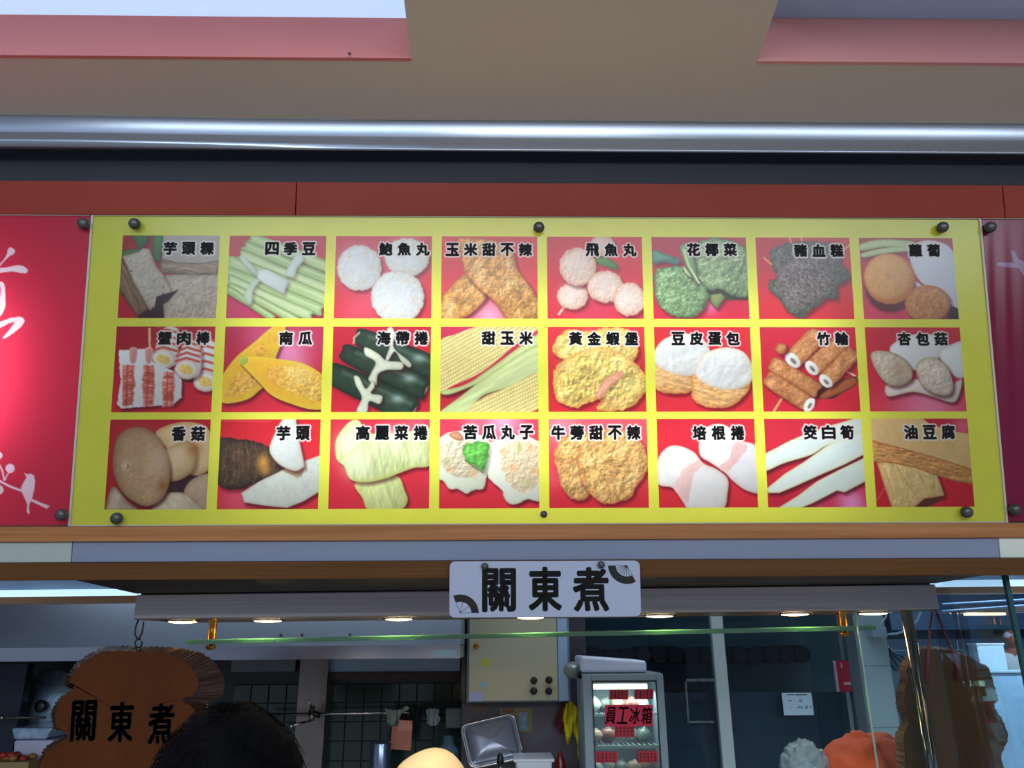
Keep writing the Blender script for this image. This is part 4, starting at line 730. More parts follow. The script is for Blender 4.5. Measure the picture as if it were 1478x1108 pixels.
# plate bridging the rail and the housing
v4b = S(0, v4, -.03); zp = float(v4b[2]) + .004; xpl = float(atY(90, 838, 2.05)[0]); xpr = float(atY(1450, 828, 2.05)[0])
mb = MB(); mb.add([(xpl, 2.045, zp), (xpr, 2.045, zp), (xb_, HY, hz(xb_, 0) + .003), (xa_, HY, hz(xa_, 0) + .003), (xpl, 2.045, zp + .012), (xpr, 2.045, zp + .012), (xb_, HY, hz(xb_, 0) + .015), (xa_, HY, hz(xa_, 0) + .015)], [(0, 1, 2, 3), (7, 6, 5, 4), (0, 4, 5, 1), (1, 5, 6, 2), (2, 6, 7, 3), (3, 7, 4, 0)])
mb.build('cover_plate', mat('brown_plate', (46, 38, 32), .6, noise=((3, 3, 3), .6, (26, 21, 18))), label='brown board closing the gap between lower rail and lamp housing', cat='board')
# ---------------------------------------------------------------- glass shelf on brass posts
GY0, GY1 = 2.53, 2.76; xs0, zs0 = XZ(268, 930, GY0); xs1, zs1 = XZ(1266, 909, GY0)
zs = lambda x: zs0 + (zs1 - zs0) * (x - xs0) / (xs1 - xs0)
gs = thing('glass_shelf', ((xs0 + xs1) / 2, GY0, zs(0)), 'narrow clear glass shelf with green edge hung on two brass posts under the housing', 'shelf')
mb = MB(); mb.hexa([(xs0, GY0 + .004, zs0 + .014), (xs1, GY0 + .004, zs1 + .014), (xs1, GY0 + .004, zs1), (xs0, GY0 + .004, zs0)], (0, GY1 - GY0, 0)); mb.build('glass_plate', glass('clear_shelf_glass', (225, 242, 230), .05), gs)
mb = MB(); mb.add([(xs0, GY0, zs0 + .014), (xs1, GY0, zs1 + .014), (xs1, GY0, zs1), (xs0, GY0, zs0)], [(0, 1, 2, 3)]); mb.build('polished_edge', sheet('green_glass_edge', (84, 150, 104), trans=.5, gloss=.12, rough=.1), gs, label='green polished front edge')
for px in (306, 1219):
    X = float(atY(px, 915, GY0 + .06)[0]); MB().lathe((X, GY0 + .06, hz(X, .92)), (0, 0, -1), [(.014, 0), (.014, .004), (.0125, .008), (.0125, hz(X, .92) - zs(X) + .004), (.016, hz(X, .92) - zs(X) + .006), (.014, hz(X, .92) - zs(X) + .014), (.006, hz(X, .92) - zs(X) + .018)], 18).build('brass_post', M['brass'], gs)
# ---------------------------------------------------------------- carved wooden board hanging at the left
def bark_board(name, pairs, org, scl, Y, th, lab, base_m, bark_m, teeth, seed):
    P = lambda p: atY(org[0] + p[0] / scl, org[1] + p[1] / scl, Y)
    O = smooth([p[0] for p in pairs], 9); I = smooth([p[1] for p in pairs], 9); n = len(O); rs = random.Random(seed)
    t = thing(name, P((sum(p[0][0] for p in pairs) / len(pairs), max(p[0][1] for p in pairs))), lab, 'wooden board')
    o3, i3 = [], []
    for k in range(n):
        j = rs.uniform(-1, 1) * teeth; d = O[k] - I[k]; L = np.hypot(*d) + 1e-6; d = d / L
        sgn = 1 if k % 2 else -1; mid = j + sgn * teeth * .8
        o3.append(P(O[k] + d * mid)); i3.append(P(I[k] + d * (j * .8 + sgn * teeth * (.25 + .35 * min(1, L / 40)))))
    o3 = [p + np.array([0, th, 0]) for p in o3]
    ct = np.mean(i3, 0); mb = MB(); mb.add(i3 + [ct], [(k, (k + 1) % n, n) for k in range(n)]); mb.build('face', base_m, t, fix=False)
    mb = MB(); vs = []
    for k in range(n): vs += [i3[k], o3[k]]
    back = [p.copy() for p in o3]; mb.add(vs, [(2 * k, 2 * k + 1, 2 * ((k + 1) % n) + 1, 2 * ((k + 1) % n)) for k in range(n)]); mb.add(back + [np.mean(back, 0)], [((k + 1) % n, k, n) for k in range(n)])
    mb.build('bark_edge', bark_m, t, fix=False); return t, P
M['board'] = mat('orange_brown_wood', (92, 46, 10), .6, spec=.15, noise=((9, 9, 2.2), .6, (74, 34, 6)), bump=((24, 24, 4), .2))
M['bark'] = mat('dark_bark', (58, 24, 14), .6, noise=((6, 6, 60), .7, (22, 10, 8)), bump=((8, 8, 70), .5))
LB = [((335, 628), (352, 660)), ((425, 585), (432, 606)), ((520, 578), (520, 600)), ((610, 582), (600, 602)), ((720, 584), (690, 604)), ((800, 594), (760, 625)), ((870, 618), (815, 660)), ((925, 665), (850, 705)), ((958, 735), (862, 750)), ((945, 795), (835, 790)), ((890, 825), (790, 815)), ((880, 870), (840, 850)), ((872, 930), (850, 900)), ((850, 1000), (835, 980)), ((860, 1100), (840, 1100)), ((840, 1230), (815, 1230)), ((700, 1330), (690, 1300)), ((400, 1350), (400, 1320)), ((200, 1300), (225, 1280)), ((120, 1200), (150, 1195)), ((140, 1090), (175, 1090)), ((175, 1020), (210, 1030)), ((262, 966), (290, 970)), ((208, 940), (245, 925)), ((196, 870), (240, 870)), ((235, 800), (262, 815)), ((312, 765), (318, 760)), ((252, 748), (300, 730)), ((282, 680), (322, 695))]
t_, P_ = bark_board('carved_wooden_sign', LB, (0, 740), 3.011, 2.44, .035, 'orange-brown carved wooden board with dark bark rim and three brushed characters, hanging at left', M['board'], M['bark'], 3.6, 3)
mb = MB(); pw = lambda x, y: atY(x / 3.011, 740 + y / 3.011, 2.438)
for ch, cx, cy, ww, hh in (('關', 363, 903, 102, 172), ('東', 526, 908, 102, 170), ('煮', 700, 915, 106, 172)): letter(mb, ch, cx, cy, ww, hh, pw, bold=4.5, n=8, shear=.10, rot=-.03)
mb.build('characters', M['ink'], t_, fix=False)
hk = [(200, 895), (196, 905), (195, 916), (198, 922), (201, 922), (205, 914), (207, 903), (207, 898)]
mb = MB(); mb.tube([atY(x, y - 1, 2.452) for x, y in hk], .0028, 8); mb.tube([atY(200 + 5 * math.cos(a), 928 + 6 * math.sin(a), 2.452) for a in [i * PI / 6 - .5 for i in range(12)]], .0028, 8); mb.tube([atY(197, 932, 2.452), atY(197, 942, 2.452), atY(198, 950, 2.452)], .0028, 8); mb.tube([atY(203, 932, 2.452), atY(204, 942, 2.452)], .0028, 8)
mb.build('hook', M['black'], t_, label='black wire hook')
# the back of its twin hanging at the right
RB = [((560, 495), (565, 510)), ((680, 503), (675, 518)), ((760, 530), (752, 545)), ((830, 568), (818, 580)), ((886, 606), (870, 612)), ((912, 690), (895, 690)), ((932, 765), (915, 762)), ((914, 795), (898, 797)), ((960, 875), (942, 878)), ((984, 955), (965, 955)), ((950, 1045), (932, 1045)), ((965, 1120), (945, 1120)), ((950, 1250), (930, 1240)), ((700, 1350), (700, 1330)), ((480, 1300), (500, 1290)), ((420, 1180), (440, 1175)), ((432, 1090), (448, 1090)), ((420, 950), (438, 950)), ((452, 875), (466, 872)), ((425, 790), (442, 790)), ((430, 700), (446, 702)), ((448, 655), (462, 655)), ((440, 600), (455, 605)), ((500, 515), (508, 528))]
t_, P_ = bark_board('wooden_board_back', RB, (1178, 790), 3.483, 2.56, .03, 'plain brown back of a bark-edged board hanging on red cords behind glass at right', mat('plain_brown_wood', (88, 60, 32), .7, spec=.15, noise=((14, 14, 1.6), .6, (74, 48, 24))), mat('grey_bark', (104, 74, 52), .6, noise=((10, 10, 10), .6, (60, 42, 32))), 4, 9)
for pts in ([(1345, 882), (1342, 910), (1340, 945), (1338, 984)], [(1350, 880), (1363, 912), (1377, 945), (1382, 962), (1382, 981)]):
    MB().tube([atY(x, y, 2.552 + .0003 * i) for i, (x, y) in enumerate(pts)], [.0035, .004, .005, .008][:4] + [.008] * (len(pts) - 4), 8).build('red_cord', mat('red_cord', (112, 30, 34), .6), t_, label='dark red hanging cord')
# ---------------------------------------------------------------- glass and post at the right
gl = glass('pane_glass', (240, 248, 252), .008, fm=.3); PX = float(atY(1449, 828, 2.10)[0]); ztop = float(atY(1449, 827, 2.10)[2])
t = thing('side_glass_pane', (PX, 2.3, 1.0), 'clear side glass pane whose dark teal edge shows at the far right', 'glass pane')
MB().box((PX, 2.112, 1.0), (PX + .010, 2.50, ztop)).build('pane', gl, t); MB().box((PX - .0005, 2.10, 1.0), (PX + .0115, 2.112, ztop)).build('polished_edge', mat('teal_edge', (10, 74, 78), .12, spec=.8), t, label='dark teal polished edge')
GX = float(atY(1252, 1000, 2.47)[0]); z0 = hz(1.2, 1)
t = thing('front_glass_pane', (GX + .1, 2.47, 1.0), 'clear glass pane beside the steel post, in front of the orange headscarf', 'glass pane')
MB().box((GX, 2.466, 1.0), (PX - .004, 2.474, z0)).build('pane', gl, t); MB().box((GX - .003, 2.466, 1.0), (GX, 2.474, z0)).build('polished_edge', mat('pale_edge', (150, 176, 170), .2), t)
X0 = float(atY(1312, 900, 2.50)[0]); t = thing('steel_post', (X0, 2.50, 0), 'polished steel double post holding up the right end of the lamp housing', 'post')
MB().tube([(X0 - .008, 2.50, 0), (X0 - .008, 2.50, hz(1.2, .9))], .0115, 14).build('tube', M['chrome'], t); MB().tube([(X0 + .013, 2.508, 0), (X0 + .013, 2.508, hz(1.2, .9))], .008, 12).build('tube', M['chrome'], t)

# ---------------------------------------------------------------- kitchen exhaust hood
EY = 3.55; x0, x1 = FX0 + .02, XZ(664, 940, EY)[0]; zt = XZ(330, 934, EY)[1]; zbm = XZ(330, 952, EY)[1]
eh = thing('exhaust_hood', ((x0 + x1) / 2, EY, zbm), 'big steel kitchen exhaust hood with a bright lower rim, behind the glass shelf at left', 'exhaust hood')
mb = MB(); mb.add([(x0, EY, zt), (x1, EY, zt), (x1, EY + .35, zt + .75), (x0, EY + .35, zt + .75), (x0, KY - .01, zt), (x1, KY - .01, zt), (x1, KY - .01, zt + .75), (x0, KY - .01, zt + .75)], [(0, 1, 2, 3), (3, 2, 6, 7), (0, 3, 7, 4), (1, 5, 6, 2), (4, 7, 6, 5)]); mb.build('canopy', M['hood_steel'], eh)
mb = MB(); mb.box((x0, EY - .012, zbm), (x1, EY, zt + .004)); mb.box((x1 - .012, EY, zbm), (x1, KY - .01, zt + .004)); mb.build('rim', mat('bright_steel', (170, 176, 192), .25, metal=.85, noise=((1.2, 4, 4), .5, (130, 138, 160))), eh)
MB().box((x0, EY, zbm + .04), (x1 - .012, KY - .02, zbm + .05)).build('filter_bank', M['dark_steel'], eh)
q = [XZ(625, 938, EY - .014), XZ(659, 948, EY - .014)]; MB().box((q[0][0], EY - .015, q[1][1]), (q[1][0], EY - .012, q[0][1])).build('sticker', mat('blue_sticker', (170, 205, 225), .5), eh, label='pale blue sticker on the rim')
for px in (417, 447, 515): x, z = XZ(px - 5, 916, EY + .1); MB().lathe((x, EY - .003 + (z - zt) * .47, z), (0, -1, .47), [(.006, 0), (.006, .004), (.003, .006)], 10).build('rivet', M['dark_steel'], eh)
# ---------------------------------------------------------------- back wall: steel column, lit band, tiles
def wbox(name, px0, py0, px1, py1, Y, dep, m, parent=None, bevel=0, **k):
    a = atY((px0 + px1) / 2 if False else px0, (py0 + py1) / 2, Y); b = atY(px1, (py0 + py1) / 2, Y); zt_ = atY((px0 + px1) / 2, py0, Y)[2]; zb_ = atY((px0 + px1) / 2, py1, Y)[2]
    return MB().box((a[0], Y, zb_), (b[0], Y + dep, zt_)).build(name, m, parent, bevel=bevel, **k)
colm = mat('steel_cladding', (128, 122, 120), .3, metal=.6, noise=((3, 2, .9), .8, (84, 78, 76)))
o = MB().box((XZ(428, 1030, KY - .12)[0], KY - .12, 0), (XZ(469, 1030, KY - .12)[0], KY, 2.0)).build('trim_6', colm, kind='structure', label='vertical steel cladding strip on the dark kitchen wall')
lit = mat('lit_steel', (150, 176, 200), .35, metal=.4, noise=((1, 1, 3), .5, (110, 132, 156)))  # steel in light: the lit look is put into this paler colour
wbox('steel_wall_band', 474, 930, 664, 969, KY - .05, .05, lit, label='steel band coloured pale blue as if lit, on the kitchen wall below the exhaust hood', cat='panel')
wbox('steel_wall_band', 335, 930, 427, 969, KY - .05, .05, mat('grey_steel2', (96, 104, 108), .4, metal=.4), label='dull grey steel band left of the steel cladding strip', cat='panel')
wbox('ledge', 474, 970, 664, 980, KY - .07, .07, mat('maroon_ledge', (66, 34, 32), .5), label='dark maroon ledge under the pale blue steel band', cat='ledge')
tl = thing('tile_panel', (XZ(560, 1100, KY)[0], KY - .01, .9), 'dark green tiled splashback between the steel strip and the control cabinet', 'tiled wall')
tm = mat('dark_green_tile', (36, 62, 56), .12, noise=((6, 6, 6), .6, (26, 46, 44))); a = XZ(476, 1000, KY - .01)[0]; ts = .098; proto = None
for i in range(8):
    for j in range(9):
        x = a + i * ts; z = XZ(560, 985, KY)[1] - (j + 1) * ts
        if proto is None: proto = MB().box((x, KY - .016, z), (x + ts - .005, KY - .006, z + ts - .005)).build('tile', tm, tl, bevel=.0015, seg=1); px_, pz_ = x, z
        else: o = proto.copy(); C.objects.link(o); o.location = proto.location + Vector((x - px_, random.uniform(0, .0012), z - pz_)); o.rotation_euler = (random.uniform(-.004, .004), 0, random.uniform(-.004, .004))
tl2 = thing('tile_panel', (XZ(385, 1100, KY)[0], KY - .01, .9), 'dark tiled splashback left of the steel strip, behind the dark-haired head', 'tiled wall'); a = XZ(338, 1000, KY - .01)[0]
for i in range(4):
    for j in range(9):
        o = proto.copy(); C.objects.link(o); o.parent = tl2; o.location = Vector((a + i * ts, KY - .016, XZ(560, 985, KY)[1] - (j + 1) * ts)) - (Vector((px_, KY - .016, pz_)) - origin(tl) - proto.location) - origin(tl2)
# left end
o = wbox('shelf_side_panel', -40, 958, 24, 1140, 4.2, .06, mat('navy_steel', (30, 38, 56), .3, metal=.3), label='dark navy upright panel at the left edge below the exhaust hood', cat='panel')
t = thing('metal_lid', atY(68, 1062, 4.35), 'big round dull metal pot lid with black knob standing behind the carved wooden sign', 'pot lid')
cx = atY(68, 1019, 4.35); mb = MB(); mb.lathe(cx, (0, -1, .06), [(.178, -.012), (.180, -.006), (.176, 0), (.168, .002), (.12, .022), (.06, .034), (.01, .038)], 40); mb.build('disc', mat('lid_aluminium', (130, 156, 176), .35, metal=.7, noise=((16, 16, 16), .7, (84, 104, 124)), bump=((20, 20, 20), .3)), t)
MB().lathe(cx + np.array([0, -.036, .003]), (0, -1, .06), [(.012, 0), (.012, .012), (.028, .018), (.030, .030), (.02, .036), (.004, .037)], 18).build('knob', M['black'], t)
t = thing('faucet_rod', atY(30, 1035, 4.1), 'thin metal rod crossing in front of the round pot lid', 'rod'); MB().tube([atY(-30, 1036, 4.1), atY(66, 1035, 4.1)], .006, 10).build('rod', M['dark_steel'], t); MB().ball(atY(3, 1035, 4.09), (.011, .011, .011), 12, 8).build('joint', M['chrome'], t)
t = thing('plastic_tub', atY(45, 1095, 4.0), 'white plastic tub with clear bluish lid at the lower left', 'tub'); wp = mat('milky_plastic', (190, 192, 222), .4)
a, b = atY(26, 1068, 4.0), atY(66, 1095, 4.0); c1, c2 = atY(18, 1050, 4.0), atY(74, 1066, 4.0)
MB().hexa([(a[0] - .02, 4.0, a[2]), (b[0] + .02, 4.0, a[2]), (b[0], 4.0, b[2] - .1), (a[0], 4.0, b[2] - .1)], (0, .18, 0)).build('tub_body', wp, t, bevel=.01); MB().hexa([(c1[0], 3.99, c1[2]), (c2[0], 3.99, c1[2]), (c2[0] - .02, 3.99, c2[2]), (c1[0] + .02, 3.99, c2[2])], (0, .2, 0)).build('lid', mat('lid_plastic', (120, 150, 190), .12, spec=.8, noise=((30, 30, 30), .6, (190, 215, 240))), t, bevel=.008)
t = thing('food_tray', atY(15, 1125, 3.9), 'tray of reddish and tan food at the bottom left corner', 'tray'); a, b = atY(-30, 1094, 3.9), atY(48, 1112, 3.9)
MB().box((a[0], 3.85, b[2]), (b[0], 3.97, a[2] - .01)).build('tray_body', mat('tan_tray', (140, 120, 76), .5), t, bevel=.004)
rs = random.Random(5); lump = None
for i in range(18):
    p = (a[0] + rs.uniform(.03, b[0] - a[0] - .03), rs.uniform(3.87, 3.95), a[2] + rs.uniform(-.005, .015)); cn, col = rs.choice([('reddish', (150, 44, 34)), ('tan', (140, 100, 54)), ('pale orange', (170, 118, 70))])
    setp(MB().ball(p, (.022, .018, .014), 8, 6).build('food_piece', mat('food%d' % i, col, .5)), 'small %s piece of food heaped in the bottom left tray' % cn, 'food', cn + ' food pieces in the bottom left tray')
# wall rail with hanging things, swing faucet
t = thing('wall_rail', atY(510, 1030, 4.45), 'thin steel wall rail crossing the steel strip, cloths hanging at its right end', 'rail'); MB().tube([atY(372, 1031, 4.45), atY(664, 1027, 4.45)], .0075, 10).build('rail', M['chrome'], t)
for px in (447, 600): MB().tube([atY(px, 1029.5, 4.45), atY(px, 1029.5, 4.54 if px == 447 else 4.66)], .006, 8).build('bracket', M['chrome'], t)
t = thing('wall_faucet', atY(449, 1045, 4.4), 'small chrome swing faucet on the steel cladding strip', 'faucet')
mb = MB(); mb.tube([atY(451, 1018, 4.40), atY(450, 1040, 4.40)], .014, 12); mb.build('valve_body', M['chrome'], t); MB().tube([atY(449, 1039, 4.39), atY(421, 1047, 4.30)], [.007, .006], 10).build('spout', M['chrome'], t); MB().ball(atY(421, 1047, 4.3), (.012,) * 3, 10, 8).build('spout_tip', M['chrome'], t); MB().tube([atY(451, 1020, 4.4), atY(445, 1010, 4.38)], .004, 8).build('lever', M['chrome'], t); MB().tube([atY(446, 1028, 4.40), atY(462, 1032, 4.40)], .016, 10).build('flange', M['black'], t)
def cloth(name, pts, Y, m, lab, cat, dep=.03, wav=.012, per=5, scale=(0, 0, 1), group=None):
    """hanging cloth: outline in picture units, folded in depth"""
    org = scale; Q = np.array([(org[0] + x / org[2], org[1] + y / org[2]) for x, y in pts]); Ps = smooth(Q, 3) if len(Q) > 4 else Q
    x0, y0 = Ps.min(0); x1, y1 = Ps.max(0); nx, ny = 34, 30; vs = []; idx = {}; fs = []
    X, Y_ = np.meshgrid(np.linspace(x0, x1, nx), np.linspace(y0, y1, ny)); d = sdf(Ps, X, Y_); ce = []
    for j in range(ny):
        for i in range(nx):
            px, py = X[j, i], Y_[j, i]; f = (px - x0) / (x1 - x0 + 1e-6) * per * PI
            vs.append(atY(px, py, Y) + np.array([0, wav * math.sin(f + py * .12) + wav * .5 * math.sin(f * 2.3 + 1), 0]))
    keep = [(j, i) for j in range(ny - 1) for i in range(nx - 1) if (d[j:j + 2, i:i + 2] > -.4).sum() >= 3]
    mb = MB(); mb.add(vs, [(j * nx + i, (j + 1) * nx + i, (j + 1) * nx + i + 1, j * nx + i + 1) for j, i in keep], True)
    used = sorted({k for f in mb.f for k in f}); rm = {k: n for n, k in enumerate(used)}; mb.v = [mb.v[k] for k in used]; mb.f = [tuple(rm[k] for k in f) for f in mb.f]
    return mb.build(name, m, solid=.004, label=lab, cat=cat, group=group, fix=False)
Zc = (400, 940, 5.279)
cloth('hanging_cloth', [(820, 430), (870, 445), (950, 440), (985, 415), (1005, 435), (950, 470), (925, 520), (915, 565), (840, 545), (845, 480)], 4.43, mat('pale_cloth', (150, 170, 162), .8), 'pale grey-green rag hanging at the left on the wall rail', 'cloth', scale=Zc)
cloth('hanging_cloth', [(1140, 440), (1230, 440), (1225, 480), (1240, 520), (1200, 565), (1145, 545), (1150, 490)], 4.43, mat('white_cloth', (160, 176, 184), .8), 'small white rag hanging on the wall rail right of the navy one', 'cloth', scale=Zc)
cloth('hanging_cloth', [(1030, 440), (1075, 425), (1130, 440), (1110, 480), (1080, 480), (1065, 560), (1045, 480)], 4.43, mat('navy_cloth', (24, 28, 52), .8), 'dark navy rag hanging on the wall rail between two pale rags', 'cloth', scale=Zc)
cloth('hanging_cloth', [(960, 440), (1010, 440), (1015, 480), (1000, 525), (960, 530), (935, 500), (945, 470)], 4.46, mat('brown_cloth', (60, 30, 16), .8), 'dark brown bundle hanging behind the pink paper packet', 'cloth', scale=Zc)
t = thing('pink_packet', atY(578, 1083, 4.38), 'salmon pink paper packet hanging below the rags on the wall rail', 'packet'); pk = mat('salmon_paper', (206, 132, 112), .7, noise=((20, 20, 20), .5, (180, 104, 88)))
MB().hexa([atY(566, 1047, 4.38), atY(595, 1048, 4.38), atY(593, 1083, 4.38), atY(562.5, 1081, 4.38)], (0, .03, 0)).build('packet_body', pk, t, bevel=.003); MB().hexa([atY(576, 1039, 4.375), atY(595, 1040, 4.375), atY(595, 1055, 4.375), atY(572, 1055, 4.375)], (0, .02, 0)).build('flap', mat('salmon_light', (222, 150, 132), .7), t, bevel=.002)
t = thing('wall_dispenser', atY(655, 1052, 4.4), 'dull grey-green plastic board hanging on the wall rail at its right end', 'cutting board'); MB().hexa([atY(643, 1021, 4.42), atY(666, 1021, 4.42), atY(667, 1051, 4.42), atY(643, 1051, 4.42)], (0, .03, 0)).build('board', mat('grey_green_plastic', (88, 106, 112), .4), t, bevel=.008)
t = thing('clear_jar', atY(647, 1100, 4.2), 'blue-grey clear plastic bag of things standing behind the cream cap', 'jar'); MB().lathe(atY(646, 1110, 4.2), (0, 0, 1), [(.05, 0), (.055, .02), (.055, .09), (.03, .115), (.026, .15), (.01, .155)], 18).build('jar_body', mat('bluegrey_plastic', (88, 116, 130), .25, noise=((20, 20, 20), .6, (50, 70, 84))), t)
t = thing('steel_cylinder', atY(547, 1130, 4.3), 'shiny steel cylinder standing at the bottom edge, left of the cream cap', 'canister'); MB().lathe(atY(547, 1140, 4.3), (0, 0, 1), [(.052, 0), (.053, .01), (.053, .215), (.050, .222), (.03, .226), (.006, .227)], 28).build('cylinder', mat('blue_steel', (130, 146, 178), .2, metal=.8), t)
# ---------------------------------------------------------------- right part of the wall: steel panel, control cabinet, tray, cloths
PYw = 4.25
o = MB().box((XZ(666, 1050, PYw)[0], PYw, 0), (XZ(850, 1050, PYw)[0], KY, 2.2)).build('wall_inner', M['kwall'], kind='structure', label='stained dark steel wall panel behind the tray and the cabinet')
cc = thing('control_cabinet', atY(740, 1012, PYw - .2), 'cream metal control cabinet with four black knobs on the wall, centre', 'cabinet'); cy = PYw - .2
crm = mat('cream_enamel', (190, 188, 160), .4, noise=((3, 3, 3), .4, (172, 170, 146)))
wbox('cabinet_body', 674, 860, 822, 1013, cy + .012, .185, mat('greyblue_enamel', (112, 132, 150), .4), cc, bevel=.003); wbox('door', 677, 862, 804, 1011, cy, .012, crm, cc, bevel=.003); wbox('side_strip', 805, 862, 819, 1011, cy, .012, mat('pale_blue_strip', (158, 186, 220), .4), cc, bevel=.002, label='pale blue side strip')
for x, y in ((770.5, 981.7), (792.2, 981), (770.3, 997), (792, 997)): MB().lathe(atY(x, y, cy), (0, -1, 0), [(.017, 0), (.017, .006), (.014, .008), (.013, .024), (.010, .027), (.002, .0275)], 18).build('knob', M['black'], cc)
MB().lathe(atY(687.5, 932, cy), (0, -1, 0), [(.014, 0), (.014, .005), (.006, .006), (.002, .0062)], 18).build('lock', M['brass'], cc)
wbox('sticker', 696, 951, 705, 961, cy - .001, .001, mat('yellow_sticker', (206, 200, 60), .5), cc, label='small yellow sticker'); wbox('sticker', 692, 984, 703, 992, cy - .001, .001, mat('blue_sticker2', (150, 190, 205), .5), cc, label='small pale blue sticker'); wbox('sticker', 677, 998, 697, 1011.5, cy - .001, .001, mat('lilac_sticker', (176, 184, 226), .5), cc, label='lilac white label')
t = thing('wall_pipe', atY(670, 1010, 4.2), 'grimy green-grey upright pipe left of the cream cabinet', 'pipe'); MB().tube([atY(671, 1012, 4.2), atY(670, 985, 4.19), atY(671, 960, 4.2), atY(670, 900, 4.2)], .019, 12).build('pipe', mat('grimy_pipe', (110, 112, 100), .5, noise=((12, 12, 12), .7, (60, 60, 54))), t)
t = thing('wall_notice', atY(750, 1056, PYw), 'yellow and blue printed notice stuck on the steel wall behind the tray', 'notice'); wbox('paper', 722, 1022, 768, 1056, PYw - .003, .003, mat('notice_tan', (140, 128, 96), .6), t); wbox('blue_print', 749, 1028, 761, 1053, PYw - .004, .001, mat('notice_blue', (90, 140, 172), .6, noise=((40, 40, 40), .8, (150, 180, 190))), t); wbox('orange_print', 724, 1023, 742, 1028, PYw - .004, .001, mat('notice_orange', (136, 84, 56), .6), t)
t = thing('wall_notice', atY(693, 1028, PYw), 'faded brown sticker on the steel wall just under the cream cabinet', 'notice'); wbox('paper', 683, 1016, 701, 1028, PYw - .002, .002, mat('notice_brown', (108, 88, 76), .6), t)
# tray leaning on the wall
ty = 4.12; tc = [atY(664.6, 1047.3, ty), atY(741, 1029, ty), atY(756, 1093, ty), atY(679, 1109, ty)]
t = thing('steel_tray', atY(715, 1108, ty), 'rectangular steel tray with rolled rim hanging tilted on the steel wall', 'tray')
def rrect(q, r, n=6):
    out = []
    for i in range(4):
        p = q[i]; a = q[i - 1] - p; b = q[(i + 1) % 4] - p; a = a / np.linalg.norm(a); b = b / np.linalg.norm(b); s, e = p + a * r, p + b * r
        for k in range(n + 1): t_ = k / n; out.append(s * (1 - t_) ** 2 + 2 * p * t_ * (1 - t_) + e * t_ * t_)
    return out
rim = rrect(tc, .035); ctr = np.mean(tc, 0); inn = [ctr + (p - ctr) * .86 + np.array([0, .012, 0]) for p in rim]; flo = [ctr + (p - ctr) * .82 + np.array([0, .022, 0]) for p in rim]; n = len(rim)
MB().tube(rim + [rim[0]], .006, 8, cap=False).build('rim', M['chrome'], t); mb = MB(); mb.add(rim + inn + flo + [ctr + np.array([0, .022, 0])], [(k, (k + 1) % n, n + (k + 1) % n, n + k) for k in range(n)] + [(n + k, n + (k + 1) % n, 2 * n + (k + 1) % n, 2 * n + k) for k in range(n)] + [(2 * n + k, 2 * n + (k + 1) % n, 3 * n) for k in range(n)], True)
mb.build('pan', mat('tray_steel', (150, 156, 172), .3, metal=.8, noise=((5, 5, 5), .5, (112, 118, 134))), t, solid=.0015)
t = thing('tap', atY(722, 1130, 3.9), 'black and chrome tap top at the bottom edge in front of the tray', 'tap'); MB().tube([atY(722, 1135, 3.9), atY(722, 1100, 3.9)], .010, 12).build('tap_pipe', M['chrome'], t); MB().lathe(atY(722, 1103, 3.9), (0, 0, 1), [(.012, 0), (.017, .006), (.015, .03), (.010, .045), (.003, .048)], 14).build('handle', M['black'], t)
a, b = atY(741, 1098, 3.85), atY(801, 1130, 3.85); t = thing('white_container', (a[0] / 2 + b[0] / 2, 3.95, b[2] - .1), 'white plastic container with rounded rim at the bottom edge, right of the tap', 'container'); MB().hexa([(a[0] + .01, 3.85, a[2]), (b[0] - .01, 3.85, a[2]), (b[0] - .02, 3.85, b[2] - .1), (a[0] + .02, 3.85, b[2] - .1)], (0, .2, 0)).build('tub_body', M['white_plastic'], t, bevel=.012, seg=3); MB().box((a[0], 3.84, a[2] - .005), (b[0], 4.06, a[2] + .008)).build('rim', M['white_plastic'], t, bevel=.004)
t = thing('red_bottle', atY(810, 1140, 4.0), 'dark red bottle at the bottom edge left of the fridge', 'bottle'); MB().lathe(atY(810, 1150, 4.0), (0, 0, 1), [(.022, 0), (.024, .01), (.024, .15), (.012, .18), (.010, .19), (.004, .192)], 16).build('bottle_body', mat('dark_red_plastic', (116, 18, 28), .25), t); MB().lathe(atY(810, 1097, 4.0), (0, 0, 1), [(.012, 0), (.012, .016), (.004, .018)], 14).build('cap', mat('maroon_cap', (70, 14, 30), .3), t)
Z7 = (640, 990, 6.718)
cloth('hanging_cloth', [(1190, 125), (1240, 125), (1260, 200), (1240, 400), (1180, 462), (1140, 455), (1078, 365), (1110, 290), (1150, 180)], 4.17, mat('dark_red_cloth', (110, 38, 46), .8), 'dark red rag hanging behind the yellow cloth beside the fridge', 'cloth', scale=Z7, wav=.008)
cloth('hanging_cloth', [(1205, 150), (1250, 148), (1290, 220), (1320, 330), (1345, 420), (1374, 530), (1340, 540), (1366, 720), (1312, 705), (1300, 560), (1265, 455), (1232, 478), (1216, 582), (1192, 520), (1175, 400), (1163, 300), (1180, 200)], 4.10, mat('yellow_cloth', (216, 200, 30), .8), 'bright yellow cleaning cloth hanging beside the fridge', 'cloth', scale=Z7, wav=.016, per=4)
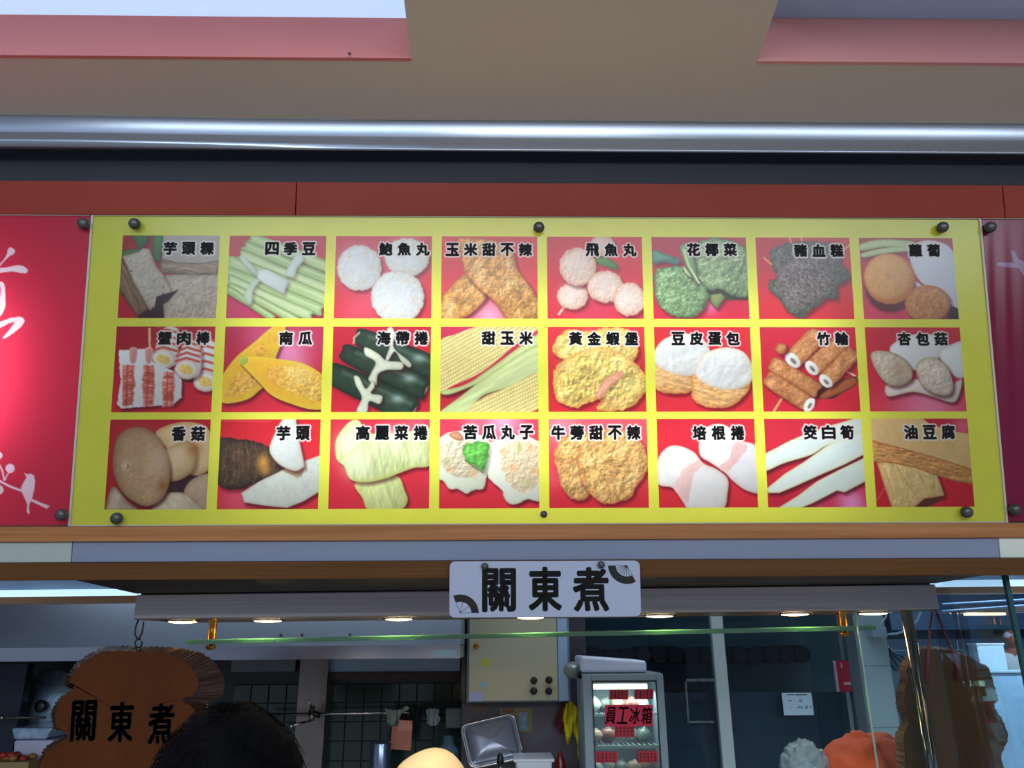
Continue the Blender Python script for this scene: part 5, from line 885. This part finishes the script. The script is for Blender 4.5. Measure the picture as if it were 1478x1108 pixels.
# ---------------------------------------------------------------- fridge
RY = 3.75; fr = thing('glass_door_fridge', (XZ(900, 1108, RY)[0], RY, 0), 'grey upright fridge with a glass door covered in red paper slips', 'fridge'); fg = mat('fridge_grey', (134, 152, 166), .35)
a = XZ(843, 1040, RY)[0]; b = XZ(961.5, 1040, RY)[0]; zt_ = XZ(900, 971, RY)[1]; g0 = XZ(856, 1040, RY)[0]; g1 = XZ(951, 1040, RY)[0]; gt = XZ(900, 982, RY)[1]; gbz = .45; RD = .30
mb = MB(); mb.box((a, RY + .05, 0), (a + .02, RY + RD, zt_)); mb.box((b - .02, RY + .05, 0), (b, RY + RD, zt_)); mb.box((a, RY + .05, zt_ - .03), (b, RY + RD, zt_)); mb.box((a, RY + RD - .02, 0), (b, RY + RD, zt_)); mb.box((a, RY + .05, 0), (b, RY + RD, .4)); mb.build('cabinet', fg, fr, bevel=.003)
mb = MB(); mb.box((a, RY, .1), (g0, RY + .045, zt_ - .004)); mb.box((g1, RY, .1), (b, RY + .045, zt_ - .004)); mb.box((g0, RY, gt), (g1, RY + .045, zt_ - .004)); mb.box((g0, RY, .1), (g1, RY + .045, gbz)); mb.build('door_frame', fg, fr, bevel=.003)
mb = MB(); s = .006; mb.box((g0, RY - .002, gbz), (g0 + s, RY, gt)); mb.box((g1 - s, RY - .002, gbz), (g1, RY, gt)); mb.box((g0, RY - .002, gt - s), (g1, RY, gt)); mb.build('gasket', M['black'], fr)
MB().box((g0, RY + .012, gbz), (g1, RY + .016, gt)).build('door_glass', glass('fridge_glass', (210, 226, 226), .06), fr)
shz = []
for py in (1031, 1077, 1125):
    z = XZ(900, py, RY + .08)[1]; shz.append(z); mb = MB(); mb.box((a + .02, RY + .07, z - .006), (b - .02, RY + .078, z + .006))
    for k in range(14): x = a + .03 + (b - a - .06) * k / 13; mb.tube([(x, RY + .075, z), (x, RY + RD - .03, z)], .002, 5)
    mb.build('wire_shelf', mat('pale_wire', (196, 206, 206), .3), fr)
MB().tube([(a + .06, RY + .10, gt - .03), (b - .06, RY + .10, gt - .03)], .012, 10).build('lamp', emis('fridge_lamp', (255, 240, 215), 5), fr)
l = bpy.data.lights.new('fridge_lamp', 'AREA'); l.shape = 'RECTANGLE'; l.size = .3; l.size_y = .03; l.energy = 2.2; l.color = (1, .95, .86); o = bpy.data.objects.new('fridge_lamp', l); C.objects.link(o); o.location = ((a + b) / 2, RY + .12, gt - .05)
red = mat('red_paper', (178, 22, 46), .6); Zf = (800, 930, 6.222)
def slip(x0, y0, x1, y1, k, txt=None, m=red, lab=None):
    P0 = lambda x, y, w=0: atY(Zf[0] + x / Zf[2], Zf[1] + y / Zf[2], RY - .0045 - w - k * .0012)
    o = MB().hexa([P0(x0, y0), P0(x1, y0), P0(x1, y1), P0(x0, y1)], (0, .001, 0)).build('paper_slip', m, fr, label=lab)
    mb = MB(); pos = lambda x, y: P0(x, y, .0006)
    if txt:
        for i, ch in enumerate(txt): letter(mb, ch, x0 + (x1 - x0) * (i + .5) / len(txt), (y0 + y1) / 2, (x1 - x0) / len(txt) * .86, (y1 - y0) * .78, pos, bold=2.2, n=6, shear=.12)
    else:                                    # handwriting too small to read in the photograph
        rs = random.Random(int(x0)); n = 5
        for i in range(n):
            cx = x0 + (x1 - x0) * (i + .7) / (n + .4); cy = (y0 + y1) / 2; h = (y1 - y0) * .3
            for q in range(3): yy = cy - h + q * h + rs.uniform(-3, 3); mb.add([pos(cx - 11, yy), pos(cx + 11, yy + rs.uniform(-3, 3)), pos(cx + 11, yy + 6), pos(cx - 11, yy + 6)], [(0, 1, 2, 3)])
            mb.add([pos(cx - 3, cy - h - 6), pos(cx + 3, cy - h - 6), pos(cx + 3 + rs.uniform(-5, 5), cy + h + 6), pos(cx - 3, cy + h + 6)], [(0, 1, 2, 3)])
    mb.build('handwriting', mat('marker_ink', (40, 6, 18), .6), o, fix=False)
slip(495, 405, 665, 492, 0); slip(720, 400, 890, 490, 0); slip(540, 728, 720, 830, 0); slip(455, 540, 885, 732, 1, '員工冰箱', mat('crimson_paper', (206, 30, 74), .6), 'large crimson paper with four characters'); slip(370, 960, 565, 1060, 0); slip(755, 955, 930, 1060, 0)
rs = random.Random(11)
for i, z in enumerate(shz):
    for k in range(5):
        x = a + .07 + (b - a - .14) * k / 4; col = [(176, 186, 180), (120, 136, 130), (180, 150, 130), (150, 96, 90), (200, 204, 204)][(k + i * 2) % 5]; r0 = .034
        MB().ball((x, RY + .16 + rs.uniform(0, .06), z + .008 + r0 * .9), (r0, r0 * .9, r0 * rs.uniform(.8, 1.1)), 12, 9, f=lambda d, q: q * (1 + .10 * math.sin(d[0] * 9 + d[2] * 7))).build('food_bag', mat('bag%d%d' % (i, k), col, .3, spec=.7), label='%s food bag, %s from the left on the %s fridge shelf' % (['pale', 'grey-green', 'tan', 'reddish', 'whitish'][(k + i * 2) % 5], ['first', 'second', 'third', 'fourth', 'last'][k], ['upper', 'middle', 'lower'][i]), cat='bag', group='food bags in the fridge')
t = thing('foam_package', atY(886, 971, RY + .05), 'white wrapped flat package lying on top of the fridge', 'package'); p0, p1 = atY(838, 951, RY + .03), atY(934, 968, RY + .03)
MB().hexa([(p0[0], RY + .03, zt_ + .075), (p1[0], RY + .03, zt_ + .052), (p1[0], RY + .03, zt_ + .001), (p0[0], RY + .03, zt_ + .001)], (0, .3, 0)).build('wrap', mat('white_wrap', (200, 212, 240), .35, bump=((14, 14, 14), .5)), t, bevel=.014, seg=3)
t = thing('crumpled_bag', atY(830, 975, RY + .1), 'crumpled clear plastic bag between the cabinet and the fridge top', 'bag'); MB().ball(atY(826, 967, RY + .12), (.040, .05, .035), 16, 12, f=lambda d, q: q * (1 + .18 * math.sin(d[0] * 8 + d[1] * 5) * math.cos(d[2] * 7))).build('film', mat('grey_film', (124, 140, 142), .2, spec=.8, bump=((30, 30, 30), .6)), t)

# ---------------------------------------------------------------- dark window wall at the right
WY = KY; wl, wr = XW, XZ(1223, 1000, WY)[0]; dg = glass('dark_window_glass', (196, 214, 222), .0, fm=.35)
slabs('wall_window_backing', 0, mat('dark_room_behind', (134, 150, 156), .6, noise=((.8, .8, .8), .6, (104, 118, 126))), (wl, WY + .6, 0), (wr + .5, WY + .64, 2.9), label='dark room wall seen through the kitchen windows')
mx0, mx1 = XZ(1030, 960, WY)[0], XZ(1048, 960, WY)[0]
wm = mat('white_window_frame', (176, 196, 200), .4)
for nm, xa2, xb2, lab in (('window_1', wl + .06, mx0, 'left dark kitchen window behind the fridge'), ('window_2', mx1, wr, 'right dark kitchen window with paper notice')):
    t = thing(nm, ((xa2 + xb2) / 2, WY, 1.0), lab, 'window'); t['kind'] = 'structure'; del t['category']; MB().box((xa2, WY + .02, .6), (xb2, WY + .026, 2.6)).build('pane', dg, t); mb = MB(); mb.box((xa2, WY, 2.6), (xb2, WY + .05, 2.64)); mb.box((xa2, WY, .56), (xb2, WY + .05, .6)); mb.build('window_frame', wm, t)
mb = MB(); mb.box((mx0, WY - .02, 0), (mx1, WY + .06, 2.8)); mb.build('trim_7', wm, kind='structure', bevel=.006, label='white upright mullion between the two dark kitchen windows')
MB().box((XW - .03, WY - .03, 0), (XW + .06, WY + .08, 2.8)).build('trim_8', M['kdark'], kind='structure', label='dark upright post beside the fridge')
wbox('reflection_panel', 850, 999, 1240, 1300, WY + .10, .02, mat('reflected_brown', (150, 140, 146), .5, noise=((1, 1, 1), .6, (120, 118, 130))), label='dull panel added behind the lower half of the windows in place of a reflection', cat='panel')  # reflection in the lower panes, built as an added panel behind the glass
mb = MB(); x = wl + .1; rs = random.Random(2)
while x < wr - .05: mb.lathe((x, WY + .30, XZ(1000, 946, WY + .3)[1] + rs.uniform(-.01, .01)), (0, 1, 0), [(.045, 0), (.052, .01), (.05, .28), (.02, .295)], 14); x += .098
mb.build('reflected_roof_tiles', mat('reflected_tile_brown', (110, 78, 72), .6, noise=((6, 6, 6), .7, (74, 60, 64))), kind='stuff', label='row of dark brown rounded tiles added behind the windows for a reflected roof', cat='roof tiles')  # roof mirrored in the panes, built as added solid tiles behind them
t = thing('faded_outline', atY(1010, 1043, WY), 'thin whitish rectangular outline of old tape on the left dark window', 'tape'); ol = mat('old_tape', (106, 120, 122), .6, noise=((40, 40, 40), .8, (60, 70, 74)))
for q in ((990.5, 979, 1032, 983), (990.5, 983, 993, 1040), (992, 1040, 1031, 1043)): wbox('tape_strip', *q, WY - .001, .001, ol, t)
t = thing('paper_notice', atY(1151, 1032, WY), 'white paper notice with small sketches stuck on the right dark window', 'notice'); wbox('paper', 1130, 999.5, 1173, 1032, WY + .012, .002, mat('notice_paper', (176, 206, 226), .6), t); ik = mat('faint_ink', (50, 76, 96), .6); ik2 = mat('faint_ink2', (120, 150, 176), .6)
for q in ((1136, 1001.5, 1146, 1003), (1148, 1001.5, 1165, 1003.2)): wbox('title_line', *q, WY + .011, .001, ik, t)
for q in ((1138, 1010, 1143, 1012), (1153, 1009, 1158, 1013), (1151, 1019, 1159, 1022), (1162, 1018, 1166, 1023), (1169, 1018, 1171, 1022), (1140, 1020, 1145, 1021)): wbox('sketch', *q, WY + .011, .001, ik2, t)
t = thing('red_booklet', atY(1220, 998, WY - .03), 'red booklet with white spine hanging at the right edge of the dark window', 'booklet'); wbox('cover', 1208, 953, 1235, 998, WY - .035, .02, mat('booklet_red', (150, 24, 52), .4), t, bevel=.002); wbox('spine', 1206.5, 953, 1208.5, 998, WY - .035, .02, mat('booklet_white', (176, 170, 190), .5), t); wbox('emblem', 1218, 984, 1228, 988, WY - .036, .001, mat('emblem_grey', (190, 150, 160), .5), t); wbox('mark', 1213.5, 957, 1216, 964, WY - .036, .001, mat('emblem_grey2', (190, 120, 140), .5), t)
# columns
def column(name, pxa, pxb, Y, dep, m, lab): return MB().box((XZ(pxa, 960, Y)[0], Y, 0), (XZ(pxb, 960, Y)[0], Y + dep, 2.9)).build(name, m, kind='structure', label=lab, bevel=.004)
column('trim_9', 1226, 1247, WY - .04, .05, mat('slate_post', (74, 94, 106), .5), 'slate grey upright post at the right end of the windows')
wc = thing('wall_column', (XZ(1266, 960, 4.3)[0], 4.3, 0), 'pale grey-green tiled column right of the red booklet'); wc['kind'] = 'structure'
pm_ = mat('pale_column', (150, 176, 180), .35, noise=((2, 2, 2), .4, (134, 160, 166))); x0, x1 = XZ(1247, 960, 4.3)[0], XZ(1286, 960, 4.3)[0]; zz = XZ(1266, 961, 4.3)[1]
for k in range(-6, 4):
    z0_, z1_ = zz + k * .30, zz + (k + 1) * .30
    if z0_ < 0: z0_ = 0
    if z1_ > 0: MB().box((x0, 4.3, z0_ + .0008), (x1, 4.36, min(2.9, z1_ - .0008))).build('panel', pm_, wc, bevel=.003, seg=1)
MB().box((x0 + .004, 4.303, .0), (x1 - .004, 4.357, 2.9)).build('core', mat('column_core', (120, 140, 146), .5), wc)
# ---------------------------------------------------------------- right background: neighbouring stall
RYc = 10.3; a = XZ(1388, 1000, RYc)[0]; zt_ = XZ(1440, 967, RYc)[1]
t = thing('service_counter', (a + 1, RYc, 0), 'pale blue counter front of the neighbouring stall at the far right', 'counter')
MB().box((a, RYc, 0), (FX1 - .05, RYc + .28, zt_ - .03)).build('counter_body', M['blue'], t, bevel=.01); MB().box((a - .02, RYc - .03, zt_ - .03), (FX1 - .05, RYc + .31, zt_)).build('counter_top', mat('pale_top', (176, 206, 226), .3), t, bevel=.006)
b0, b1 = XZ(1396, 945, RYc + .3), XZ(1434, 945, RYc + .3); zb2 = XZ(1415, 928, RYc + .3)[1]
t = thing('white_box', ((b0[0] + b1[0]) / 2, RYc + .3, zt_), 'pale blue-white box standing on the neighbouring counter', 'box'); MB().box((b0[0], RYc + .05, zt_ + .001), (b1[0], RYc + .25, zb2 - .02)).build('box_body', mat('pale_box', (184, 214, 236), .5), t, bevel=.006); MB().box((b0[0] - .008, RYc + .04, zb2 - .02), (b1[0] + .008, RYc + .26, zb2)).build('lid', M['white_plastic'], t, bevel=.004)
px0, pz = XZ(1290, 960, 6.6); MB().box((XZ(1286, 960, 5.4)[0], 5.4, 0), (XZ(1400, 960, 5.4)[0], 5.46, XZ(1330, 938, 5.4)[1])).build('wall_inner', mat('teal_blue_panel', (104, 146, 170), .5), kind='structure', label='teal blue low partition behind the brown board')
MB().box((XZ(1286, 900, 12.3)[0], 12.3, 1.9), (FX1 - .05, 12.36, 2.88)).build('wall_inner', mat('ultramarine_band', (58, 92, 134), .35), kind='structure', label='deep blue band high on the far wall')
t = thing('far_reflection_strip', atY(1425, 886, 7.0), 'thin warm glowing strip added far behind the right glass for light reflection lines', 'lamp'); p0, p1 = atY(1402, 886, 7.0), atY(1452, 887, 7.0); MB().box((p0[0], 7.0, p0[2] - .010), (p1[0], 7.12, p0[2] + .012)).build('strip', emis('reflection_glow', (255, 222, 180), 2.2), t)  # glowing strip added for light reflection lines, no lamp stands there
MB().box((p0[0] - .1, 6.98, p0[2] + .013), (p1[0] + .4, 7.14, p0[2] + .06)).build('housing', M['dark_steel'], t)  # dark bar added above the glowing strip
for i, (y0_, y1_) in enumerate(((872, 864), (882, 872))):
    setp(MB().tube([atY(1360, y0_, 6.2), atY(1500, y1_, 6.2)], .009, 8).build('ceiling_pipe', mat('blue_pipe%d' % i, (110, 140, 176), .3)), ('upper' if i == 0 else 'lower') + ' of two thin pale blue pipes crossing the dark blue area at far right', 'pipe')
# wall box with cable and hanging wire whisk behind the post
t = thing('wall_socket_box', atY(1271, 920, 4.2), 'small grey-blue switch box with looping cables on the pale column', 'switch box'); wbox('box_body', 1260, 905, 1281, 920, 4.2, .09, mat('box_grey', (134, 156, 176), .4), t, bevel=.006)
cb = mat('pale_cable', (150, 176, 200), .4)
MB().tube([atY(x, y, 4.22) for x, y in ((1281, 915), (1295, 914), (1312, 908), (1325, 894), (1330, 880), (1331, 868))], .006, 8).build('cable', cb, t); MB().tube([atY(x, y, 4.22) for x, y in ((1262, 906), (1253, 897), (1249, 885), (1250, 870))], .004, 8).build('cable', cb, t); MB().tube([atY(x, y, 4.22) for x, y in ((1274, 905), (1272, 900), (1279, 890), (1281, 876))], .005, 8).build('cable', cb, t)
t = thing('wire_tool', atY(1293, 968, 5.388), 'dark looped wire kitchen tool hanging behind the steel post', 'kitchen tool'); dk = mat('dark_wire', (40, 60, 84), .4, metal=.4)
for pts in (((1280, 938), (1300, 946), (1312, 954)), ((1284, 934), (1290, 945), (1305, 958)), ((1282, 950), (1288, 962), (1294, 968), (1297, 963), (1290, 952), (1283, 942)), ((1281, 932), (1284, 945), (1282, 958))): MB().tube([atY(x, y, 5.388) for x, y in pts], .006, 8).build('wire', dk, t)

# ---------------------------------------------------------------- people
def skin_mesh(V, E, R, sub=2):
    me = bpy.data.meshes.new('sk'); me.from_pydata(V, E, []); o = bpy.data.objects.new('sk', me); C.objects.link(o); md = o.modifiers.new('k', 'SKIN'); md.use_smooth_shade = True
    for i, r in enumerate(R): me.skin_vertices[0].data[i].radius = (r, r) if not isinstance(r, tuple) else r
    me.skin_vertices[0].data[0].use_root = True
    m2 = o.modifiers.new('s', 'SUBSURF'); m2.levels = m2.render_levels = sub
    bpy.context.view_layer.update(); ev = bpy.data.meshes.new_from_object(o.evaluated_get(bpy.context.evaluated_depsgraph_get()))
    vs = [tuple(v.co) for v in ev.vertices]; fs = [tuple(p.vertices) for p in ev.polygons]; bpy.data.objects.remove(o); bpy.data.meshes.remove(me); bpy.data.meshes.remove(ev); return vs, fs
def person(top, face, lean, label, skin, shirt, pants, apron=None, arms='down', hair=None):
    """top: crown of the head (x, y, z); face: heading angle the person looks along; lean: how far the head is carried forward"""
    H = top[2] + lean * .25; s = H / 1.68; ca, sa = math.cos(face), math.sin(face); fx_, fy_ = top[0] - lean * ca, top[1] - lean * sa
    def W(p): return (fx_ + p[0] * ca - p[1] * sa, fy_ + p[0] * sa + p[1] * ca, p[2])      # local x forward, y left
    t = thing('person', (fx_, fy_, 0), label, 'person')
    hx = lean; hz_ = top[2] - .115 * s                                                   # head centre
    zp_, zc_, zs_ = .92 * s, 1.18 * s, top[2] - .30 * s
    sk = mat('skin', skin, .5)
    V = [(0, 0, zp_), (lean * .3, 0, zc_), (lean * .75, 0, zs_), (lean * .92, 0, hz_ - .10 * s), (hx, 0, hz_ - .02 * s)]; E = [(0, 1), (1, 2), (2, 3), (3, 4)]; R = [.13, .13, .10, .052, .06]; hands = []
    for sd in (1, -1):
        k = len(V); sh = (lean * .72, sd * .17 * s, zs_ - .01)
        if arms == 'down': el = (lean * .5 + .05, sd * .23 * s, zs_ - .27 * s); wr = (lean * .5 + .22, sd * .20 * s, zs_ - .42 * s)
        elif arms == 'forward': el = (lean * .6 + .16, sd * .24 * s, zs_ - .22 * s); wr = (lean * .6 + .38, sd * .14 * s, zs_ - .25 * s)
        V += [sh, el, wr]; E += [(2, k), (k, k + 1), (k + 1, k + 2)]; R += [.058, .042, .028]; d = np.array(wr) - np.array(el); d = d / np.linalg.norm(d); hands.append((k + 2, wr, d, sd))
        lk = len(V); V += [(0, sd * .09 * s, zp_ - .06), (.02, sd * .10 * s, .48 * s), (-.02, sd * .10 * s, .09 * s), (.14, sd * .11 * s, .035)]; E += [(0, lk), (lk, lk + 1), (lk + 1, lk + 2), (lk + 2, lk + 3)]; R += [.085, .055, .038, .03]
    nb = len(V); body_v, body_e, body_r = list(V), list(E), list(R)
    for k, wr, d, sd in hands:
        pm = len(body_v); body_v.append(tuple(np.array(wr) + d * .07)); body_e.append((k, pm)); body_r.append((.034, .018)); side = np.array([-d[1], d[0], 0]); side = side / (np.linalg.norm(side) + 1e-6)
        for q, (off, L) in enumerate(((-.026, .055), (-.009, .068), (.009, .064), (.026, .050))):
            a1 = np.array(wr) + d * .10 + side * off; a2 = a1 + d * L * .5 + np.array([0, 0, -.006]); a3 = a2 + d * L * .45 + np.array([0, 0, -.018]); n0 = len(body_v); body_v += [tuple(a1), tuple(a2), tuple(a3)]; body_e += [(pm, n0), (n0, n0 + 1), (n0 + 1, n0 + 2)]; body_r += [.0095, .0085, .0075]
        n0 = len(body_v); a1 = np.array(wr) + d * .045 - side * sd * .038; a2 = a1 + d * .035 - side * sd * .014 + np.array([0, 0, -.01]); body_v += [tuple(a1), tuple(a2)]; body_e += [(pm, n0), (n0, n0 + 1)]; body_r += [.011, .009]
    vs, fs = skin_mesh(body_v, body_e, body_r, 1); mb = MB(); mb.add([W(p) for p in vs], fs, True)
    def headf(d, q):
        x, y, z = q
        if z < 0: y *= 1 - .28 * (-z / .12); x *= 1 - .10 * (-z / .12)
        if d[0] > .6:
            e = math.exp(-((d[1] / .13) ** 2)) * math.exp(-(((z + .012) / .022) ** 2)); x += .022 * e                      # nose
            for g in (1, -1): x -= .010 * math.exp(-(((d[1] - g * .34) / .14) ** 2)) * math.exp(-(((z - .014) / .014) ** 2))     # eye hollows
            x += .006 * math.exp(-((d[1] / .22) ** 2)) * math.exp(-(((z + .058) / .010) ** 2))                               # lips
        if abs(d[1]) > .9 and abs(z) < .035 and abs(x) < .03: y += .016 * (1 if y > 0 else -1)
        return np.array(W((x + hx, y, z + hz_))) - np.array(W((hx, 0, hz_)))
    mb.ball(W((hx, 0, hz_)), (.095 * s, .077 * s, .115 * s), 36, 28, f=headf); mb.build('body', sk, t, fix=False)
    for g in (1, -1): MB().ball(W((hx + .078 * s, g * .030, hz_ + .012)), (.011, .013, .008), 12, 8).build('eye', M['ink'], t)
    MB().ball(W((hx + .087 * s, 0, hz_ - .058)), (.008, .024, .005), 12, 6, f=lambda d, q: np.array([q[0] * ca - q[1] * sa, q[0] * sa + q[1] * ca, q[2]])).build('mouth', mat('lips', (150, 70, 66), .5), t)
    keep = [i for i in range(nb)]; R2 = [r * 1.18 + .012 for r in R]; R2[0] = .155; R2[1] = .15; R2[2] = .12
    tv = [0, 1, 2] + [i for sd in (0, 1) for i in (5 + sd * 7, 6 + sd * 7)]; mp = {v: i for i, v in enumerate(tv)}; vs, fs = skin_mesh([V[i] for i in tv], [(mp[a], mp[b]) for a, b in E if a in mp and b in mp], [R2[i] for i in tv], 1); MB().add([W(p) for p in vs], fs, True).build('shirt', mat('shirt', shirt, .8, bump=((14, 14, 14), .3)), t, fix=False)
    tv = [0] + [i for sd in (0, 1) for i in (8 + sd * 7, 9 + sd * 7, 10 + sd * 7)]; mp = {v: i for i, v in enumerate(tv)}; vs, fs = skin_mesh([V[i] for i in tv], [(mp[a], mp[b]) for a, b in E if a in mp and b in mp], [R2[i] if i else .14 for i in tv], 1); MB().add([W(p) for p in vs], fs, True).build('trousers', mat('trousers', pants, .8), t, fix=False)
    for sd in (1, -1): MB().ball(W((.06, sd * .105 * s, .045)), (.14, .05, .045), 14, 8, f=lambda d, q: np.array([q[0] * ca - q[1] * sa, q[0] * sa + q[1] * ca, max(q[2], -.044)])).build('shoe', M['black'], t)
    return t, W, hx, hz_, s
# customer in front, seen from behind: black hair
tp = atY(338, 1034, 1.30); rs = random.Random(4)
t, W_, hx, hz_, s = person((tp[0], tp[1], tp[2]), PI / 2 + .1, .0, 'customer seen from behind, only the dark hair showing at the bottom left', (196, 150, 120), (40, 44, 56), (36, 38, 48))
hm = mat('black_hair', (5, 5, 9), .8, spec=.12, bump=((60, 60, 60), .4)); hc = np.array(W_((hx - .01, 0, hz_ + .005)))
t_h = MB().ball(hc, (.112, .118, .128), 32, 24, f=lambda d, q: q * (1 + .035 * math.sin(d[0] * 7 + 1) * math.sin(d[1] * 6) + .02 * math.sin(d[2] * 13 + d[0] * 9)) if d[1] < .55 or d[2] > .1 else q * .78).build('hair', hm, t)
mb = MB()
for i in range(700):
    th = rs.uniform(0, 1.25); ph = rs.uniform(0, 2 * PI); d = np.array([math.sin(th) * math.cos(ph), math.sin(th) * math.sin(ph), math.cos(th)]); p = hc + d * np.array([.110, .115, .125]); tg = np.cross(d, [rs.uniform(-1, 1), rs.uniform(-1, 1), .4]); tg = tg / (np.linalg.norm(tg) + 1e-6)
    L = rs.uniform(.02, .05); lift = rs.uniform(.02, .16); mb.tube([p, p + (tg * .5 + d * lift) * L, p + (tg + d * lift * 1.1 - np.array([0, 0, .25])) * L], [.0007, .0005, .0002], 3, cap=False)
mb.build('loose_strands', hm, t, fix=False, kind='stuff')
# cook with a cream cap
tp = atY(622, 1094, 2.78); t, W_, hx, hz_, s = person((tp[0], tp[1], tp[2]), -PI / 2 - .2, .04, 'cook whose cream domed cap glows warm at the bottom centre', (200, 150, 120), (220, 214, 200), (60, 60, 66))
hc = np.array(W_((hx, 0, hz_ + .02))); capm = mat('cream_cap', (255, 214, 184), .75, bump=((9, 9, 9), .25))
MB().ball(hc + np.array([0, 0, .0]), (.125, .125, .105), 32, 20, f=lambda d, q: np.array([q[0] * (1.0 + .02 * math.sin(d[0] * 6)), q[1], q[2] * (1 + .05 * math.sin(d[0] * 3.1 + .6)) if d[2] > -.1 else -.012])).build('cap', capm, t)
MB().lathe(hc + np.array([0, 0, -.030]), (0, 0, 1), [(.098, 0), (.100, .002), (.101, .034), (.098, .036)], 32).build('cap_band', capm, t)
# cook in an orange headscarf, half behind the glass
tp = atY(1258, 1076, 3.0); t, W_, hx, hz_, s = person((tp[0], tp[1], tp[2]), PI + .5, .12, 'cook in an orange headscarf bending down at the lower right, partly behind glass', (200, 150, 124), (90, 104, 124), (60, 60, 66))
hc = np.array(W_((hx, 0, hz_ + .012))); om = mat('orange_scarf', (214, 98, 62), .8, bump=((12, 12, 12), .3))
from mathutils import noise as mn
def scarf(d, q):
    v = Vector((d[0] * 1.3 + d[2] * .8, d[1] * 1.3, (d[2] - d[0]) * .6)); r = 1 - .045 * abs(mn.noise(v * 2.2)) * 2 - .012 * abs(mn.noise(v * 6))
    a_ = d[0] * .55 + d[2] * .15 - .30 + d[1] * .1                   # deep tucked fold towards the nape
    t_ = math.atan2(d[2] - .93, d[0] - .06); e_ = min(1, 4 * math.hypot(d[2] - .93, d[0] - .06)); r += .045 * e_ * math.sin(t_ * 6.5) + .012 * e_ * math.sin(t_ * 15 + 1)
    a_ = d[0] + .02 - .06 * (1 - d[2]); r -= .26 * math.exp(-(a_ / .085) ** 2) * min(1, e_); r += .06 * math.exp(-((a_ + .22) / .09) ** 2) * e_
    return q * r
MB().ball(hc, (.190, .15, .135), 110, 70, f=scarf).build('headscarf', om, t)
MB().ball(hc + np.array([-.165, -.03, -.115]), (.06, .03, .022), 20, 12, f=lambda d, q: q * (1 + .15 * math.sin(d[0] * 6))).build('scarf_edge', mat('dark_orange', (150, 34, 16), .8), t)
MB().ball(hc + np.array([.15, .02, -.06]), (.09, .11, .11), 28, 18, f=lambda d, q: q * (1 + .03 * math.sin(d[1] * 11 + d[2] * 9))).build('hair', mat('greyed_hair', (34, 38, 50), .5, bump=((40, 40, 40), .4)), t)
# person far away behind the neighbouring counter
tp = atY(1457, 909, 11.5); t, W_, hx, hz_, s = person((tp[0], tp[1], tp[2]), -PI / 2 - .35, .10, 'person in white work clothes and white cap far away at the right edge', (168, 80, 74), (222, 226, 236), (60, 70, 90), arms='forward')
hc = np.array(W_((hx, 0, hz_ + .035))); MB().ball(hc, (.10, .10, .085), 24, 14, f=lambda d, q: np.array([q[0], q[1], q[2] if d[2] > -.1 else -.01])).build('cap', M['white_plastic'], t)
# knotted plastic bag at the bottom right
bc = atY(1163, 1114, 2.9); t = thing('plastic_bag', bc - np.array([0, 0, .15]), 'crinkled translucent plastic bag left of the orange headscarf', 'bag')
rs = random.Random(8); ph = [(rs.uniform(3, 9), rs.uniform(3, 9), rs.uniform(3, 9), rs.uniform(0, 6)) for _ in range(6)]
def crink(d, q):
    v = Vector([float(x) for x in d]); k = 1 - .30 * abs(mn.noise(v * 2.6 + Vector((3, 1, 2)))) - .16 * abs(mn.noise(v * 6)) - .05 * abs(mn.noise(v * 14)); return q * (k + .12)
bagm = bpy.data.materials.new('translucent_film'); bagm.use_nodes = True; nt = bagm.node_tree; nt.nodes.clear(); o_ = nt.nodes.new('ShaderNodeOutputMaterial'); m1 = nt.nodes.new('ShaderNodeMixShader'); m1.inputs[0].default_value = .34; tr = nt.nodes.new('ShaderNodeBsdfTransparent'); tr.inputs[0].default_value = (.8, .88, .95, 1); pr = nt.nodes.new('ShaderNodeBsdfPrincipled'); pr.inputs['Base Color'].default_value = (*lin((176, 200, 220)), 1); pr.inputs['Roughness'].default_value = .2
nt.links.new(tr.outputs[0], m1.inputs[1]); nt.links.new(pr.outputs[0], m1.inputs[2]); nt.links.new(m1.outputs[0], o_.inputs[0])
MB().ball(bc, (.082, .07, .098), 72, 54, f=crink).build('film', bagm, t); MB().ball(bc + np.array([.0, 0, -.02]), (.05, .045, .05), 20, 14, f=crink).build('contents', mat('bag_contents', (120, 146, 160), .4, noise=((30, 30, 30), .7, (80, 104, 120))), t)
bpy.data.objects.remove(_fo); bpy.data.curves.remove(_fc)
